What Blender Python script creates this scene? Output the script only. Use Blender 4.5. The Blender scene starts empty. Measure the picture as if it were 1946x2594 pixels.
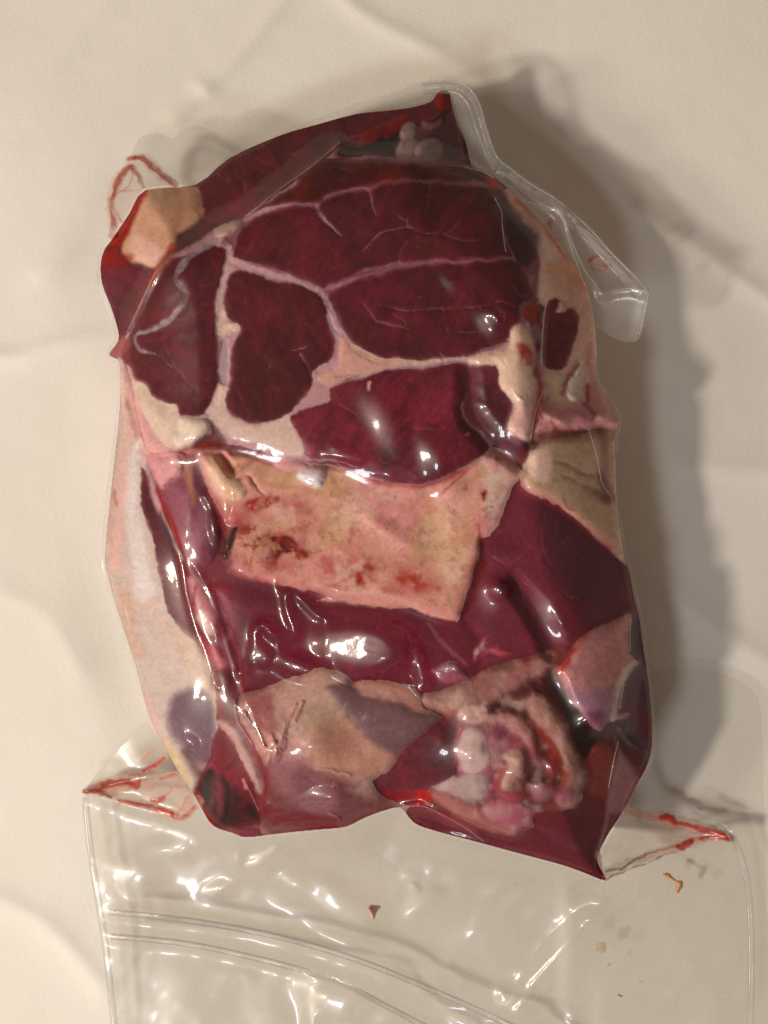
import bpy, math, random
import numpy as np
from mathutils import Vector

# ------------------------------------------------------------------ camera, light, exposure
S = bpy.context.scene
K = 0.24 / 1946.0            # metres on the table per photo pixel
D = 0.45                     # camera height above the paper
CX, CY = 973.0, 1297.0

cam = bpy.data.objects.new('camera', bpy.data.cameras.new('camera'))
S.collection.objects.link(cam)
cam.location = (0, 0, D)
cam.data.sensor_fit = 'VERTICAL'
cam.data.sensor_height = 24.0
cam.data.lens = 12.0 * D / (0.5 * 2594 * K)
cam.data.clip_start = 0.01
cam.data.clip_end = 20
cam.data.dof.use_dof = True
cam.data.dof.focus_distance = D - 0.045
cam.data.dof.aperture_fstop = 45
S.camera = cam

w = bpy.data.worlds.new('World'); S.world = w; w.use_nodes = True
w.node_tree.nodes['Background'].inputs[0].default_value = (1.0, 0.76, 0.58, 1)
w.node_tree.nodes['Background'].inputs[1].default_value = 0.19

def lamp(name, loc, power, size, col, tgt=(0, 0, 0.02), size_y=None):
    d = bpy.data.lights.new(name, 'AREA'); d.energy = power; d.color = col
    d.shape = 'RECTANGLE' if size_y else 'DISK'; d.size = size
    if size_y: d.size_y = size_y
    o = bpy.data.objects.new(name, d); S.collection.objects.link(o)
    o.location = loc
    o.rotation_euler = (Vector(tgt) - Vector(loc)).to_track_quat('-Z', 'Y').to_euler()
    return o
lamp('ceiling_lamp', (-0.84, -0.37, 0.86), 8.7, 0.10, (1.0, 0.90, 0.76))
lamp('window_light', (-0.45, -0.72, 0.95), 3.6, 0.22, (0.92, 0.93, 0.98), size_y=0.14)
lamp('side_lamp', (-1.12, -0.28, 0.74), 4.6, 0.12, (1.0, 0.84, 0.66))
S.view_settings.view_transform = 'Standard'
S.view_settings.look = 'None'
S.view_settings.exposure = 0.0
S.view_settings.gamma = 1.0

# ------------------------------------------------------------------ helpers: frames, noise, distance
SC = 700 / 1659.0
FR = {'A': (200, 150, SC), 'B': (800, 150, SC), 'C': (1100, 500, SC), 'D': (250, 800, SC), 'E': (850, 800, SC),
      'F': (200, 1400, SC), 'G': (800, 1400, SC), 'H': (1246, 1550, SC), 'I': (200, 1950, 650 / 1659.),
      'J': (750, 1950, 650 / 1659.), 'K': (1300, 1950, 646 / 1659.), 'S': (0, 0, 1.0), 'W': (0, 0, 1.173)}
def pt(s):
    """'A 10,20 30,40 B 5,6' -> array of photo coordinates (letters name survey frames)."""
    f = FR['S']; out = []
    for t in s.split():
        if t in FR: f = FR[t]
        else:
            a, b = t.split(','); out.append((f[0] + float(a) * f[2], f[1] + float(b) * f[2]))
    return np.array(out, dtype=np.float64)

def smooth(p, closed=True, n=3):
    """Catmull-Rom through the points."""
    N = len(p); out = []
    rng = range(N if closed else N - 1)
    for i in rng:
        if closed: a, b, c, d = p[i - 1], p[i], p[(i + 1) % N], p[(i + 2) % N]
        else: a, b, c, d = p[max(i - 1, 0)], p[i], p[i + 1], p[min(i + 2, N - 1)]
        for k in range(n):
            t = k / n
            out.append(0.5 * ((2 * b) + (c - a) * t + (2 * a - 5 * b + 4 * c - d) * t * t + (3 * b - a - 3 * c + d) * t ** 3))
    if not closed: out.append(p[-1])
    return np.array(out)

_lat = {}
def vnoise(x, y, seed):
    if seed not in _lat: _lat[seed] = np.random.RandomState(seed).rand(257, 257).astype(np.float32) * 2 - 1
    L = _lat[seed]
    x = x + seed * 13.7 + 5000; y = y + seed * 7.3 + 5000
    xi = np.floor(x).astype(np.int64); yi = np.floor(y).astype(np.int64)
    fx = (x - xi).astype(np.float32); fy = (y - yi).astype(np.float32)
    fx = fx * fx * (3 - 2 * fx); fy = fy * fy * (3 - 2 * fy)
    x0 = xi % 256; y0 = yi % 256
    a = L[y0, x0]; b = L[y0, x0 + 1]; c = L[y0 + 1, x0]; d = L[y0 + 1, x0 + 1]
    return a + (b - a) * fx + (c - a) * fy + (a - b - c + d) * fx * fy
def fbm(x, y, scale, octv=3, seed=1, gain=0.5):
    r = 0; a = 1.0; t = 0
    for o in range(octv):
        r = r + a * vnoise(x / scale, y / scale, seed + o * 17); t += a
        a *= gain; scale = scale / 2.03
    return r / t
def ridge(x, y, scale, octv=3, seed=1):
    r = 0; a = 1.0; t = 0
    for o in range(octv):
        r = r + a * (1 - np.abs(vnoise(x / scale, y / scale, seed + o * 17)) * 2.2).clip(0, 1) ** 3; t += a
        a *= 0.55; scale = scale / 2.1
    return r / t

def seg_dist(P, X, Y, closed, widths=None):
    best = np.full(X.shape, 1e9, np.float32)
    N = len(P)
    for i in range(N if closed else N - 1):
        ax, ay = P[i]; bx, by = P[(i + 1) % N]
        dx, dy = bx - ax, by - ay; L2 = dx * dx + dy * dy + 1e-9
        px = X - ax; py = Y - ay
        t = np.clip((px * dx + py * dy) / L2, 0, 1)
        d = np.hypot(px - t * dx, py - t * dy)
        if widths is not None:
            d = d - (widths[i] + (widths[i + 1] - widths[i]) * t)
        np.minimum(best, d, out=best)
    return best
def inside(P, X, Y):
    r = np.zeros(X.shape, bool); N = len(P)
    for i in range(N):
        ax, ay = P[i]; bx, by = P[(i + 1) % N]
        if ay == by: continue
        c = (ay > Y) != (by > Y)
        r ^= c & (X < (bx - ax) * (Y - ay) / (by - ay) + ax)
    return r

class Grid:
    def __init__(s, x0, x1, y0, y1, p):
        s.p = p; s.x0 = x0; s.y0 = y0
        s.w = int((x1 - x0) / p) + 1; s.h = int((y1 - y0) / p) + 1
        xs = x0 + np.arange(s.w) * p; ys = y0 + np.arange(s.h) * p
        s.X, s.Y = np.meshgrid(xs, ys)
        s.X = s.X.astype(np.float32); s.Y = s.Y.astype(np.float32)
        s.WX = s.X; s.WY = s.Y
    def warp(s, a=5, sc=34, b=2.2, sb=9, seed=5):
        s.WX = s.X + a * fbm(s.X, s.Y, sc, 2, seed) + b * fbm(s.X, s.Y, sb, 2, seed + 3)
        s.WY = s.Y + a * fbm(s.X, s.Y, sc, 2, seed + 50) + b * fbm(s.X, s.Y, sb, 2, seed + 53)
    def box(s, P, pad):
        a = max(0, int((P[:, 0].min() - pad - s.x0) / s.p)); b = min(s.w, int((P[:, 0].max() + pad - s.x0) / s.p) + 2)
        c = max(0, int((P[:, 1].min() - pad - s.y0) / s.p)); d = min(s.h, int((P[:, 1].max() + pad - s.y0) / s.p) + 2)
        return slice(c, d), slice(a, b)
    def poly(s, P, pad=40, warp=True, n=3):
        """signed distance (positive inside) on the polygon's box"""
        if isinstance(P, str): P = pt(P)
        Q = smooth(P, True, n) if n > 1 else P
        bx = s.box(Q, pad)
        X, Y = (s.WX[bx], s.WY[bx]) if warp else (s.X[bx], s.Y[bx])
        d = seg_dist(Q, X, Y, True)
        return bx, np.where(inside(Q, X, Y), d, -d)
    def line(s, P, wd, pad=40, warp=True, n=3):
        """signed distance to a stroke with per-point half widths"""
        if isinstance(P, str): P = pt(P)
        Q = smooth(P, False, n)
        if np.isscalar(wd): ww = np.full(len(Q), wd, float)
        else: ww = np.interp(np.linspace(0, 1, len(Q)), np.linspace(0, 1, len(wd)), wd)
        bx = s.box(Q, pad + float(ww.max()))
        X, Y = (s.WX[bx], s.WY[bx]) if warp else (s.X[bx], s.Y[bx])
        return bx, -seg_dist(Q, X, Y, False, ww)
def full(G, r, pad=400):
    bx, d = r
    o = np.full(G.X.shape, -float(pad), np.float32); o[bx] = d
    return o
def blur(a, n):
    for _ in range(3):
        for ax in (0, 1):
            p = np.pad(a, [(n + 1, n) if i == ax else (0, 0) for i in (0, 1)], mode='edge')
            c = np.cumsum(p.astype(np.float64), axis=ax)
            sl1 = [slice(None)] * 2; sl2 = [slice(None)] * 2
            sl1[ax] = slice(2 * n + 1, None); sl2[ax] = slice(0, -(2 * n + 1))
            a = (c[tuple(sl1)] - c[tuple(sl2)]) / (2 * n + 1)
    return a.astype(np.float32)
def ss(a, lo, hi):
    t = np.clip((a - lo) / (hi - lo), 0, 1); return t * t * (3 - 2 * t)
def lin(c):
    c = np.asarray(c, float) / 255.0
    return np.where(c <= 0.04045, c / 12.92, ((c + 0.055) / 1.055) ** 2.4)
def world(X, Y, Z):
    f = K * (D - Z) / D
    return (X - CX) * f, -(Y - CY) * f

# ------------------------------------------------------------------ helpers: objects
def link(o, parent=None):
    S.collection.objects.link(o)
    if parent is not None: o.parent = parent
    return o
def thing(name, label, cat, loc=(0, 0, 0), group=None):
    o = bpy.data.objects.new(name, None); link(o); o.location = loc
    o.empty_display_size = 0.01
    o['label'] = label; o['category'] = cat
    if group: o['group'] = group
    return o
def mesh_obj(name, V, F4, mat, parent=None, col=None, F3=None, smooth_sh=True):
    """V (n,3), F4 (m,4) quads"""
    me = bpy.data.meshes.new(name)
    if parent is not None: V = V - np.array(parent.location)
    me.vertices.add(len(V)); me.vertices.foreach_set('co', np.ascontiguousarray(V, dtype=np.float32).ravel())
    F4 = np.asarray(F4, dtype=np.int32)
    me.loops.add(F4.size); me.loops.foreach_set('vertex_index', F4.ravel())
    me.polygons.add(len(F4))
    me.polygons.foreach_set('loop_start', np.arange(0, F4.size, 4, dtype=np.int32))
    me.update(calc_edges=True)
    me.polygons.foreach_set('use_smooth', np.full(len(F4), smooth_sh))
    if col is not None:
        ca = me.color_attributes.new('albedo', 'FLOAT_COLOR', 'POINT')
        ca.data.foreach_set('color', np.ascontiguousarray(col, dtype=np.float32).ravel())
    me.materials.append(mat)
    return link(bpy.data.objects.new(name, me), parent)

def grid_mesh(name, X, Y, Z, cells, mat, parent, col=None, drop=None, floor=None):
    """mesh over the True cells of a height grid (metres); drop: closes the solid with walls and a floor at that height"""
    h, wd = Z.shape
    idx = np.arange(h * wd).reshape(h, wd)
    q = np.stack([idx[:-1, :-1], idx[1:, :-1], idx[1:, 1:], idx[:-1, 1:]], -1)[cells]
    used = np.unique(q); remap = np.full(h * wd, -1, np.int64); remap[used] = np.arange(len(used))
    wx, wy = world(X.ravel()[used], Y.ravel()[used], Z.ravel()[used])
    V = np.stack([wx, wy, Z.ravel()[used]], -1); F = remap[q]
    C = None
    if col is not None: C = col.reshape(-1, 4)[used]
    if drop is not None:
        pc = np.pad(cells, 1)
        walls = []
        for (dy, dx, e) in ((-1, 0, (0, 3)), (1, 0, (2, 1)), (0, -1, (1, 0)), (0, 1, (3, 2))):
            nb = pc[1 + dy:1 + dy + cells.shape[0], 1 + dx:1 + dx + cells.shape[1]]
            m = (cells & ~nb)[cells]
            walls.append(F[m][:, e])
        Wl = np.concatenate(walls)
        bu = np.unique(Wl); rm = np.full(len(V), -1, np.int64); rm[bu] = np.arange(len(bu)) + len(V)
        Vb = V[bu].copy(); cc_ = np.array((-.005, .0157)); Vb[:, :2] = (Vb[:, :2] - cc_) * .94 + cc_
        fl = floor.ravel()[used][bu] if floor is not None else np.full(len(bu), drop)
        Vb[:, 2] = np.minimum(fl, Vb[:, 2] - 0.0006)
        FW = np.stack([Wl[:, 1], Wl[:, 0], rm[Wl[:, 0]], rm[Wl[:, 1]]], -1)
        # flat floor made of row runs
        runs = []; ys, xs = np.nonzero(cells)
        brk = np.nonzero((np.diff(ys) != 0) | (np.diff(xs) != 1))[0]
        st = np.r_[0, brk + 1]; en = np.r_[brk, len(ys) - 1]
        zf = drop
        r0x = X[ys[st], xs[st]]; r1x = X[ys[en], xs[en] + 1]; y0 = Y[ys[st], xs[st]]; y1 = Y[ys[st] + 1, xs[st]]
        zz = np.full(len(st), zf)
        hz_ = np.full(len(st), .028)
        a, b, c, d_ = [tuple((v_ - k_) * .94 + k_ for v_, k_ in zip(world(px_, py_, hz_), (-.005, .0157))) for px_, py_ in ((r0x, y0), (r1x, y0), (r1x, y1), (r0x, y1))]
        nf = len(V) + len(Vb)
        VF = np.stack([np.stack([a[0], a[1], zz], -1), np.stack([b[0], b[1], zz], -1), np.stack([c[0], c[1], zz], -1), np.stack([d_[0], d_[1], zz], -1)], 1).reshape(-1, 3)
        FF = (np.arange(len(st) * 4).reshape(-1, 4) + nf)
        V = np.concatenate([V, Vb, VF]); 
        if C is not None: C = np.concatenate([C, C[bu], np.tile(C[:1], (len(VF), 1))])
        F = np.concatenate([F, FW, FF])
    return mesh_obj(name, V, F, mat, parent, C)

# ------------------------------------------------------------------ materials
def mat(name):
    m = bpy.data.materials.new(name); m.use_nodes = True
    nt = m.node_tree; nt.nodes.clear()
    return m, nt, nt.nodes.new('ShaderNodeOutputMaterial')
def N(nt, t, **kw):
    n = nt.nodes.new(t)
    for k, v in kw.items():
        if k in n.inputs: n.inputs[k].default_value = v
        else: setattr(n, k, v)
    return n

def meat_material(name, rough=0.5, sss=0.25, lo=.88, hi=1.12):
    m, nt, out = mat(name); L = nt.links
    b = N(nt, 'ShaderNodeBsdfPrincipled', Roughness=rough)
    b.inputs['Subsurface Weight'].default_value = sss
    b.inputs['Subsurface Radius'].default_value = (1.0, 0.35, 0.25)
    b.inputs['Subsurface Scale'].default_value = 0.0012
    b.inputs['Specular IOR Level'].default_value = 0.06
    a = N(nt, 'ShaderNodeVertexColor', layer_name='albedo')
    tc = N(nt, 'ShaderNodeTexCoord')
    n1 = N(nt, 'ShaderNodeTexNoise', Scale=900.0, Detail=3.0)
    L.new(tc.outputs['Object'], n1.inputs['Vector'])
    mr = N(nt, 'ShaderNodeMapRange'); mr.inputs['From Min'].default_value = 0.25; mr.inputs['From Max'].default_value = 0.75
    mr.inputs['To Min'].default_value = lo; mr.inputs['To Max'].default_value = hi
    L.new(n1.outputs[0], mr.inputs[0])
    vm = N(nt, 'ShaderNodeVectorMath', operation='SCALE')
    L.new(a.outputs['Color'], vm.inputs[0]); L.new(mr.outputs[0], vm.inputs['Scale'])
    L.new(vm.outputs[0], b.inputs['Base Color'])
    bp = N(nt, 'ShaderNodeBump', Strength=0.15, Distance=0.0002)
    n2 = N(nt, 'ShaderNodeTexNoise', Scale=420.0, Detail=4.0)
    L.new(tc.outputs['Object'], n2.inputs['Vector']); L.new(n2.outputs[0], bp.inputs['Height'])
    L.new(bp.outputs[0], b.inputs['Normal'])
    L.new(b.outputs[0], out.inputs[0])
    return m
M_MUSCLE = meat_material('muscle_tissue', 0.45, 0.10)
M_FAT = meat_material('fat_tissue', 0.5, 0.30, .95, 1.05)

def film_material(name, tint=(0.985, 0.98, 0.975), rough=0.09, veil=0.002, bump=0.05, scale=160.0, gain=2.2, fmax=0.062):
    m, nt, out = mat(name); L = nt.links
    tc = N(nt, 'ShaderNodeTexCoord')
    n = N(nt, 'ShaderNodeTexNoise', Scale=scale, Detail=3.0)
    L.new(tc.outputs['Object'], n.inputs['Vector'])
    bp = N(nt, 'ShaderNodeBump', Strength=bump, Distance=0.0012)
    L.new(n.outputs[0], bp.inputs['Height'])
    tr = N(nt, 'ShaderNodeBsdfTransparent', Color=(*tint, 1))
    gl = N(nt, 'ShaderNodeBsdfAnisotropic', Roughness=rough) if False else N(nt, 'ShaderNodeBsdfGlossy', Roughness=rough)
    g2 = N(nt, 'ShaderNodeBsdfGlossy', Roughness=0.40)
    L.new(bp.outputs[0], gl.inputs['Normal']); L.new(bp.outputs[0], g2.inputs['Normal'])
    gm = N(nt, 'ShaderNodeMixShader'); gm.inputs[0].default_value = 0.5
    L.new(gl.outputs[0], gm.inputs[1]); L.new(g2.outputs[0], gm.inputs[2])
    fr = N(nt, 'ShaderNodeFresnel', IOR=1.5); L.new(bp.outputs[0], fr.inputs['Normal'])
    mu = N(nt, 'ShaderNodeMath', operation='MULTIPLY'); mu.inputs[1].default_value = gain
    L.new(fr.outputs[0], mu.inputs[0])
    mn = N(nt, 'ShaderNodeMath', operation='MINIMUM'); mn.inputs[1].default_value = fmax; L.new(mu.outputs[0], mn.inputs[0]); mu = mn
    df = N(nt, 'ShaderNodeBsdfDiffuse', Color=(0.85, 0.83, 0.84, 1))
    v = N(nt, 'ShaderNodeMixShader'); v.inputs[0].default_value = veil
    L.new(tr.outputs[0], v.inputs[1]); L.new(df.outputs[0], v.inputs[2])
    mx = N(nt, 'ShaderNodeMixShader')
    L.new(mu.outputs[0], mx.inputs[0]); L.new(v.outputs[0], mx.inputs[1]); L.new(gm.outputs[0], mx.inputs[2])
    L.new(mx.outputs[0], out.inputs[0])
    return m
M_FILM = film_material('clear_film_over_meat')
M_FLAP = film_material('clear_film_flap', (0.988, 0.984, 0.975), 0.14, 0.03, 0.06, 60.0, 1.6, 0.10)
M_FLANGE = film_material('clear_film_flange', (0.98, 0.975, 0.965), 0.20, 0.11, 0.06, 60.0, 1.5, 0.10)
M_CREASE = film_material('seam_and_light_line_film', (0.98, 0.975, 0.965), 0.22, 0.10, 0.3, 900.0, 1.5, 0.12)
M_SEAL = film_material('sealed_film_edge', (0.98, 0.975, 0.965), 0.25, 0.10, 0.3, 900.0, 1.0, 0.3)

# ------------------------------------------------------------------ meat surface: one survey grid
G = Grid(228, 1690, 206, 2252, 2.0)
G.warp()
X, Y = G.X, G.Y
SIL = pt('''A 495,760 495,755 600,700 700,755 S 495,468 580,401 706,344 800,316 900,289 969,281 1036,273 1090,258 1108,236 1122,228 1138,232 1146,268 1160,315 1180,360 1195,418 1222,435
 1258,452 1311,500 1353,542 1387,580 1425,632 1467,690 1488,732 1505,816 1511,901 1515,964 1547,1015 1566,1061 1560,1090 1556,1112 1558,1175 1563,1290 1578,1396 1595,1454 1606,1513 1621,1571 1632,1655
 1645,1740 1653,1862 1643,1930 1611,1993 1584,2047 1541,2113 1516,2165 1516,2190 1534,2230 1475,2209 1417,2189 1300,2158 1224,2137 1103,2105 1048,2084 1018,2048
 985,2050 926,2071 879,2094 828,2100 750,2107 690,2114 623,2121 592,2111 540,2092 512,2050 491,2012 453,1957 424,1902 405,1870 381,1822 365,1771 339,1670 305,1569 276,1470 266,1412 275,1306 288,1180 303,1040
 302,918 276,899 300,862 296,825 280,775 259,720 255,669 265,632 284,606 327,542 369,481''')
SIL = SIL[4:]
bs = G.poly(SIL, 60, False, 3); sil = full(G, bs, 60)

BASE, TOP = 26.0, 44.0       # mm: height of the widest line and of the pack's top
t = np.clip(sil / 200.0, 0, 1)
H = BASE + (TOP - BASE) * (.45 * t + .55 * np.sin(t * math.pi / 2))

DEF = {}
def chunk(key, s, off=0, dome=3.0, r=22.0): DEF[key] = (s, off * .6, dome * .42, r)
chunk('rear', 'A -100,300 S 200,200 1300,150 1300,520 900,600 500,900 200,1000', -6, 2, 30)
chunk('side', 'S 230,900 330,840 420,1100 470,1400 545,1700 600,2000 540,2110 400,2100 200,1500', -3, 2, 30)
chunk('edge', 'S 1560,1380 1690,1400 1700,2000 1560,2080 1500,1990 1480,1860 1560,1700', -8, 2, 20)
chunk('bottom', 'S 1000,2030 1100,2050 1224,2085 1330,2080 1420,2030 1470,1960 1500,1870 1560,1880 1680,1960 1560,2260 1400,2260 1000,2160', -4, 3, 30)
chunk('lower', 'G 1000,60 980,200 900,400 700,500 500,1300 400,1500 560,1560 900,1500 1100,1300 1300,900 1500,600 S 1620,1560 1600,1500 1590,1350 1400,1200 1250,1300', -3, 4, 40)
chunk('mid', 'F 700,60 640,250 760,600 900,950 1300,800 G 620,880 760,860 950,740 980,560 860,400 600,340 0,100', -2, 3, 40)
chunk('strip', 'D 300,800 560,780 640,1000 720,1200 760,1400 820,1560 640,1620 F 820,250 960,560 1000,860 1120,1130 1120,1400 1120,1640 700,1700 700,1560 690,1440 760,1280 820,1100 830,900 800,700 720,500 650,300 600,90 D 500,1450 420,1220 340,1010', -3, 3.2, 26)
chunk('membrane', 'F 930,880 1080,820 1230,765 1350,725 1480,690 1600,745 1659,790 G 230,775 400,768 560,800 625,850 660,930 760,990 640,1090 500,1220 450,1310 330,1380 420,1480 560,1520 470,1600 300,1700 -100,1750 -300,1700 F 1080,1640 1120,1450 1100,1250 1000,1050 950,980', 0, 4, 34)
chunk('fatslab', 'D 480,810 720,790 900,830 1200,870 1659,950 E 350,1010 550,1015 700,950 850,865 940,785 1030,830 1120,935 1080,1020 1030,1110 990,1240 930,1320 870,1340 862,1480 820,1590 G 980,20 960,130 900,260 862,395 820,415 700,378 560,330 450,345 240,300 0,290 F 1500,260 1250,200 1100,175 900,105 D 800,1480 765,1420 775,1280 700,1130 640,1000 590,850', -.5, 3, 40)
chunk('beige', 'E 1130,880 1180,770 1300,715 1480,700 1659,680 C 1160,1400 1160,1900 E 1750,1500 1600,1360 1450,1230 1300,1120 1120,1030', 0, 4, 30)
chunk('pinkchunk', 'H 385,350 470,215 600,110 800,15 835,40 830,240 880,310 800,400 790,450 760,620 830,640 700,665 640,712 560,640 480,540 400,420', 1, 5, 26)
chunk('tangle', 'G 630,850 740,830 880,770 940,740 1060,670 1200,650 1330,610 1420,560 1500,570 1500,640 1400,760 1460,900 1540,1080 1600,1250 1640,1330 1600,1440 1560,1540 1320,1560 1310,1640 1200,1700 1000,1640 800,1560 620,1510 700,1400 840,1330 850,1150 880,1040 800,1040 760,990 650,930', -1, 4, 24)
chunk('slice', '''S 870,362 855,386 870,396 965,399 1053,403 1163,422 1222,437 1262,452 C 440,0 520,130 608,220 612,320 560,430 580,560 560,640 640,640 650,720 640,1000 690,1180 600,1350 585,1470 E 1130,890
 1050,830 960,770 850,870 700,955 550,1018 350,1018 150,965 0,890 D 1600,935 1420,885 1290,875 1120,860 1050,840 900,800 760,770 560,800 470,815 330,830 250,820 200,600 150,400 130,250 190,70
 A 290,1640 360,1500 440,1330 530,1200 700,1100 850,1000 970,960 1000,940 1200,780 1400,640 1560,500''', 3, 4, 24)
chunk('rim', 'C 380,-20 470,-60 700,0 1000,500 1100,900 1150,1250 1150,1420 1040,1392 880,1405 700,1425 590,1475 600,1350 690,1180 640,1000 645,800 660,650 600,640 580,560 545,430 610,320 608,220 520,130', 0, 3, 22)

keys = list(DEF); SDF = {}
lab = np.full(X.shape, -1, np.int16)
for i, k in enumerate(keys):
    SDF[k] = full(G, G.poly(DEF[k][0], 60, True, 2), 60)
    lab[SDF[k] > 0] = i
lab[lab < 0] = keys.index('lower')
dmin = {}
later = np.full(X.shape, 60.0, np.float32)
for i in reversed(range(len(keys))):
    k = keys[i]; s, off, dome, r = DEF[k]
    d = np.minimum(SDF[k], later).clip(0, 60)
    m = lab == i
    add = off + dome * (1 - np.exp(-d / r))
    H[m] += add[m]
    later = np.minimum(later, -SDF[k])
H = blur(H, 3)
H = np.where(True, H, H)

# ------------------------------------------------------------------ painting tissue colour, with the shade of gaps and holes, + relief
C = np.zeros(X.shape + (3,), np.float32)
part = np.zeros(X.shape, np.int16)      # 0 = the chunk's own tissue
PART = {0: 'tissue'}
def tone(c): return lin(c).astype(np.float32)
def fill(key, c):
    m = lab == keys.index(key); C[m] = tone(c)
def paint(r, c, soft=3.0, a=1.0, edge=0.0, mod=None):
    bx, d = r
    k = ss(d, -soft + edge, soft + edge) * a
    if mod is not None: k = k * mod[bx]
    C[bx] += (tone(c) - C[bx]) * k[..., None]
def raise_(r, amp, rad=10.0, soft=2.0):
    bx, d = r
    H[bx] += amp * (1 - np.exp(-np.clip(d, 0, 200) / rad)) * (d > 0)
def mark(r, name):
    i = max(PART) + 1; PART[i] = name
    bx, d = r; part[bx][d > 0] = i
def bump(x, y, rx, ry, amp, ang=0.0):
    ca, sa = math.cos(ang), math.sin(ang)
    u = ((X - x) * ca + (Y - y) * sa) / rx; v = (-(X - x) * sa + (Y - y) * ca) / ry
    global H
    H = H + amp * np.exp(-(u * u + v * v)).astype(np.float32)

n_big = fbm(X, Y, 120, 3, 11); n_mid = fbm(X, Y, 42, 4, 21); n_fine = fbm(X, Y, 14, 4, 31); n_hair = ridge(G.WX, G.WY, 46, 4, 41)
pos = lambda a, lo=0.0, hi=0.5: ss(a, lo, hi)

fill('rear', (74, 22, 26)); fill('side', (190, 164, 144)); fill('edge', (82, 42, 50)); fill('bottom', (88, 28, 37))
fill('lower', (106, 38, 52)); fill('mid', (106, 37, 50)); fill('strip', (128, 56, 64)); fill('membrane', (176, 124, 104))
fill('fatslab', (212, 150, 122)); fill('beige', (186, 150, 112)); fill('pinkchunk', (196, 128, 116)); fill('tangle', (120, 54, 50))
fill('slice', (188, 136, 126)); fill('rim', (212, 164, 132))

def hash_(s): return sum((i + 1) * ord(c) for i, c in enumerate(s))
def muscle(s, c=(84, 26, 34), up=0.4, name='muscle', soft=2.5, rim=None, key=None):
    r = G.poly(s, 30)
    if key: 
        bx, d = r; d = np.minimum(d, SDF[key][bx]); r = (bx, d)
    if rim is not None: paint(r, rim, 3, 0.8, -3)
    paint(r, c, soft)
    bx, d = r
    k = ss(d, 0, 12)
    C[bx] *= (1 + k[..., None] * (0.16 * n_mid[bx][..., None] + 0.12 * n_big[bx][..., None]))
    eb = (ss(d, -1, 3) * (1 - ss(d, 2, 11)) * np.clip(.35 + .9 * n_mid[bx], 0, .8))[..., None]
    C[bx] += (tone((132, 62, 70)) - C[bx]) * eb
    C[bx] *= (1 + k[..., None] * (.30 * n_big[bx] + .22 * n_mid[bx])[..., None])
    an = (abs(hash_(s)) % 314) / 100.0; ca, sa = math.cos(an), math.sin(an)
    U = X[bx] * ca + Y[bx] * sa; Vv = -X[bx] * sa + Y[bx] * ca
    fib = fbm(U * .22, Vv, 7, 3, 601); mar = ridge(U * .45 + 12 * n_mid[bx], Vv, 60, 2, 611)
    C[bx] *= (1 + k[..., None] * .30 * fib[..., None])
    C[bx] += (tone((150, 66, 74)) - C[bx]) * (k * pos(mar, .55, .95) * .28)[..., None]
    C[bx] += (tone((58, 10, 16)) - C[bx]) * (k * pos(fbm(U * .5, Vv, 30, 3, 621), .1, .5) * .45)[..., None]
    paint(r, (66, 24, 16), 8, 0.45, 10, pos(fbm(X, Y, 60, 3, 77), 0.12, 0.5))
    paint(r, (112, 36, 44), 8, 0.35, 6, pos(fbm(X, Y, 50, 3, 87), 0.1, 0.5))
    raise_(r, min(up, .7) * .6, 9)
    mark(r, name)
    return r
def seam(s, wd, c=(176, 122, 122), soft=1.6, a=0.9, dep=0.25, n=3):
    wa = np.atleast_1d(np.asarray(wd, float))
    if wa.max() < 6 and not dep < 0: wa = wa * .6; a = a * .85; c = tuple(np.array(c) * .74 + np.array((132, 66, 76)) * .26)
    r = G.line(s, list(wa) if len(wa) > 1 else float(wa[0]), 12, True, n); paint(r, c, soft * .8, a, 0, np.clip(.62 + .9 * n_mid + .5 * n_fine, .1, 1))
    bx, d = r; H[bx] -= dep * ss(d, -5, 1)
    return r
def blob(s, c, soft=3, a=1.0, up=0.0, rad=8, name=None, edge=0):
    r = G.poly(s, 24); paint(r, c, soft, a, edge)
    if up: raise_(r, up, rad)
    if name: mark(r, name)
    return r

# --- rear cut
m = lab == keys.index('rear')
C[m] *= (1 + 0.25 * n_mid[m] + 0.15 * n_fine[m])[:, None]
muscle('A 700,740 900,570 1200,440 B 0,370 400,290 560,280 720,230 780,300 700,360 560,370 400,390 330,440 200,490 100,560 -80,700 A 1200,800 960,960 800,980 740,930 720,820', (84, 26, 32), 0.8, key='rear')
muscle('A 120,1180 250,1150 300,1220 420,1260 440,1300 380,1450 280,1659 200,1700 200,1500 120,1350', (98, 32, 44), 0.6, key='rear')
blob('A 405,775 560,760 700,770 720,850 745,930 700,985 600,1060 545,1150 500,1230 430,1250 300,1200 250,1130 300,1000 350,880', (196, 144, 106), 6, 1, 1.6, 14, 'fat')
paint(G.poly('A 400,790 560,770 690,790 600,860 450,850'), (184, 140, 100), 14, .6)
paint(G.poly('A 330,1050 480,1130 520,1180 450,1240 310,1190'), (222, 172, 146), 14, .7)
paint(G.line('A 410,780 350,870 290,980 230,1070 170,1180', [6, 10, 14, 17, 16]), (150, 32, 16), 7, .95)
paint(G.line('A 300,1190 200,1200 150,1150', [12, 22, 26]), (130, 24, 20), 10, .8)
paint(G.line('A 560,1120 540,1180 480,1260 430,1350', [8, 9, 8, 5]), (160, 50, 24), 6, .8)
paint(G.line('A 620,850 600,950 560,1050', [5, 8, 10]), (186, 118, 78), 10, .6)
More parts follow.
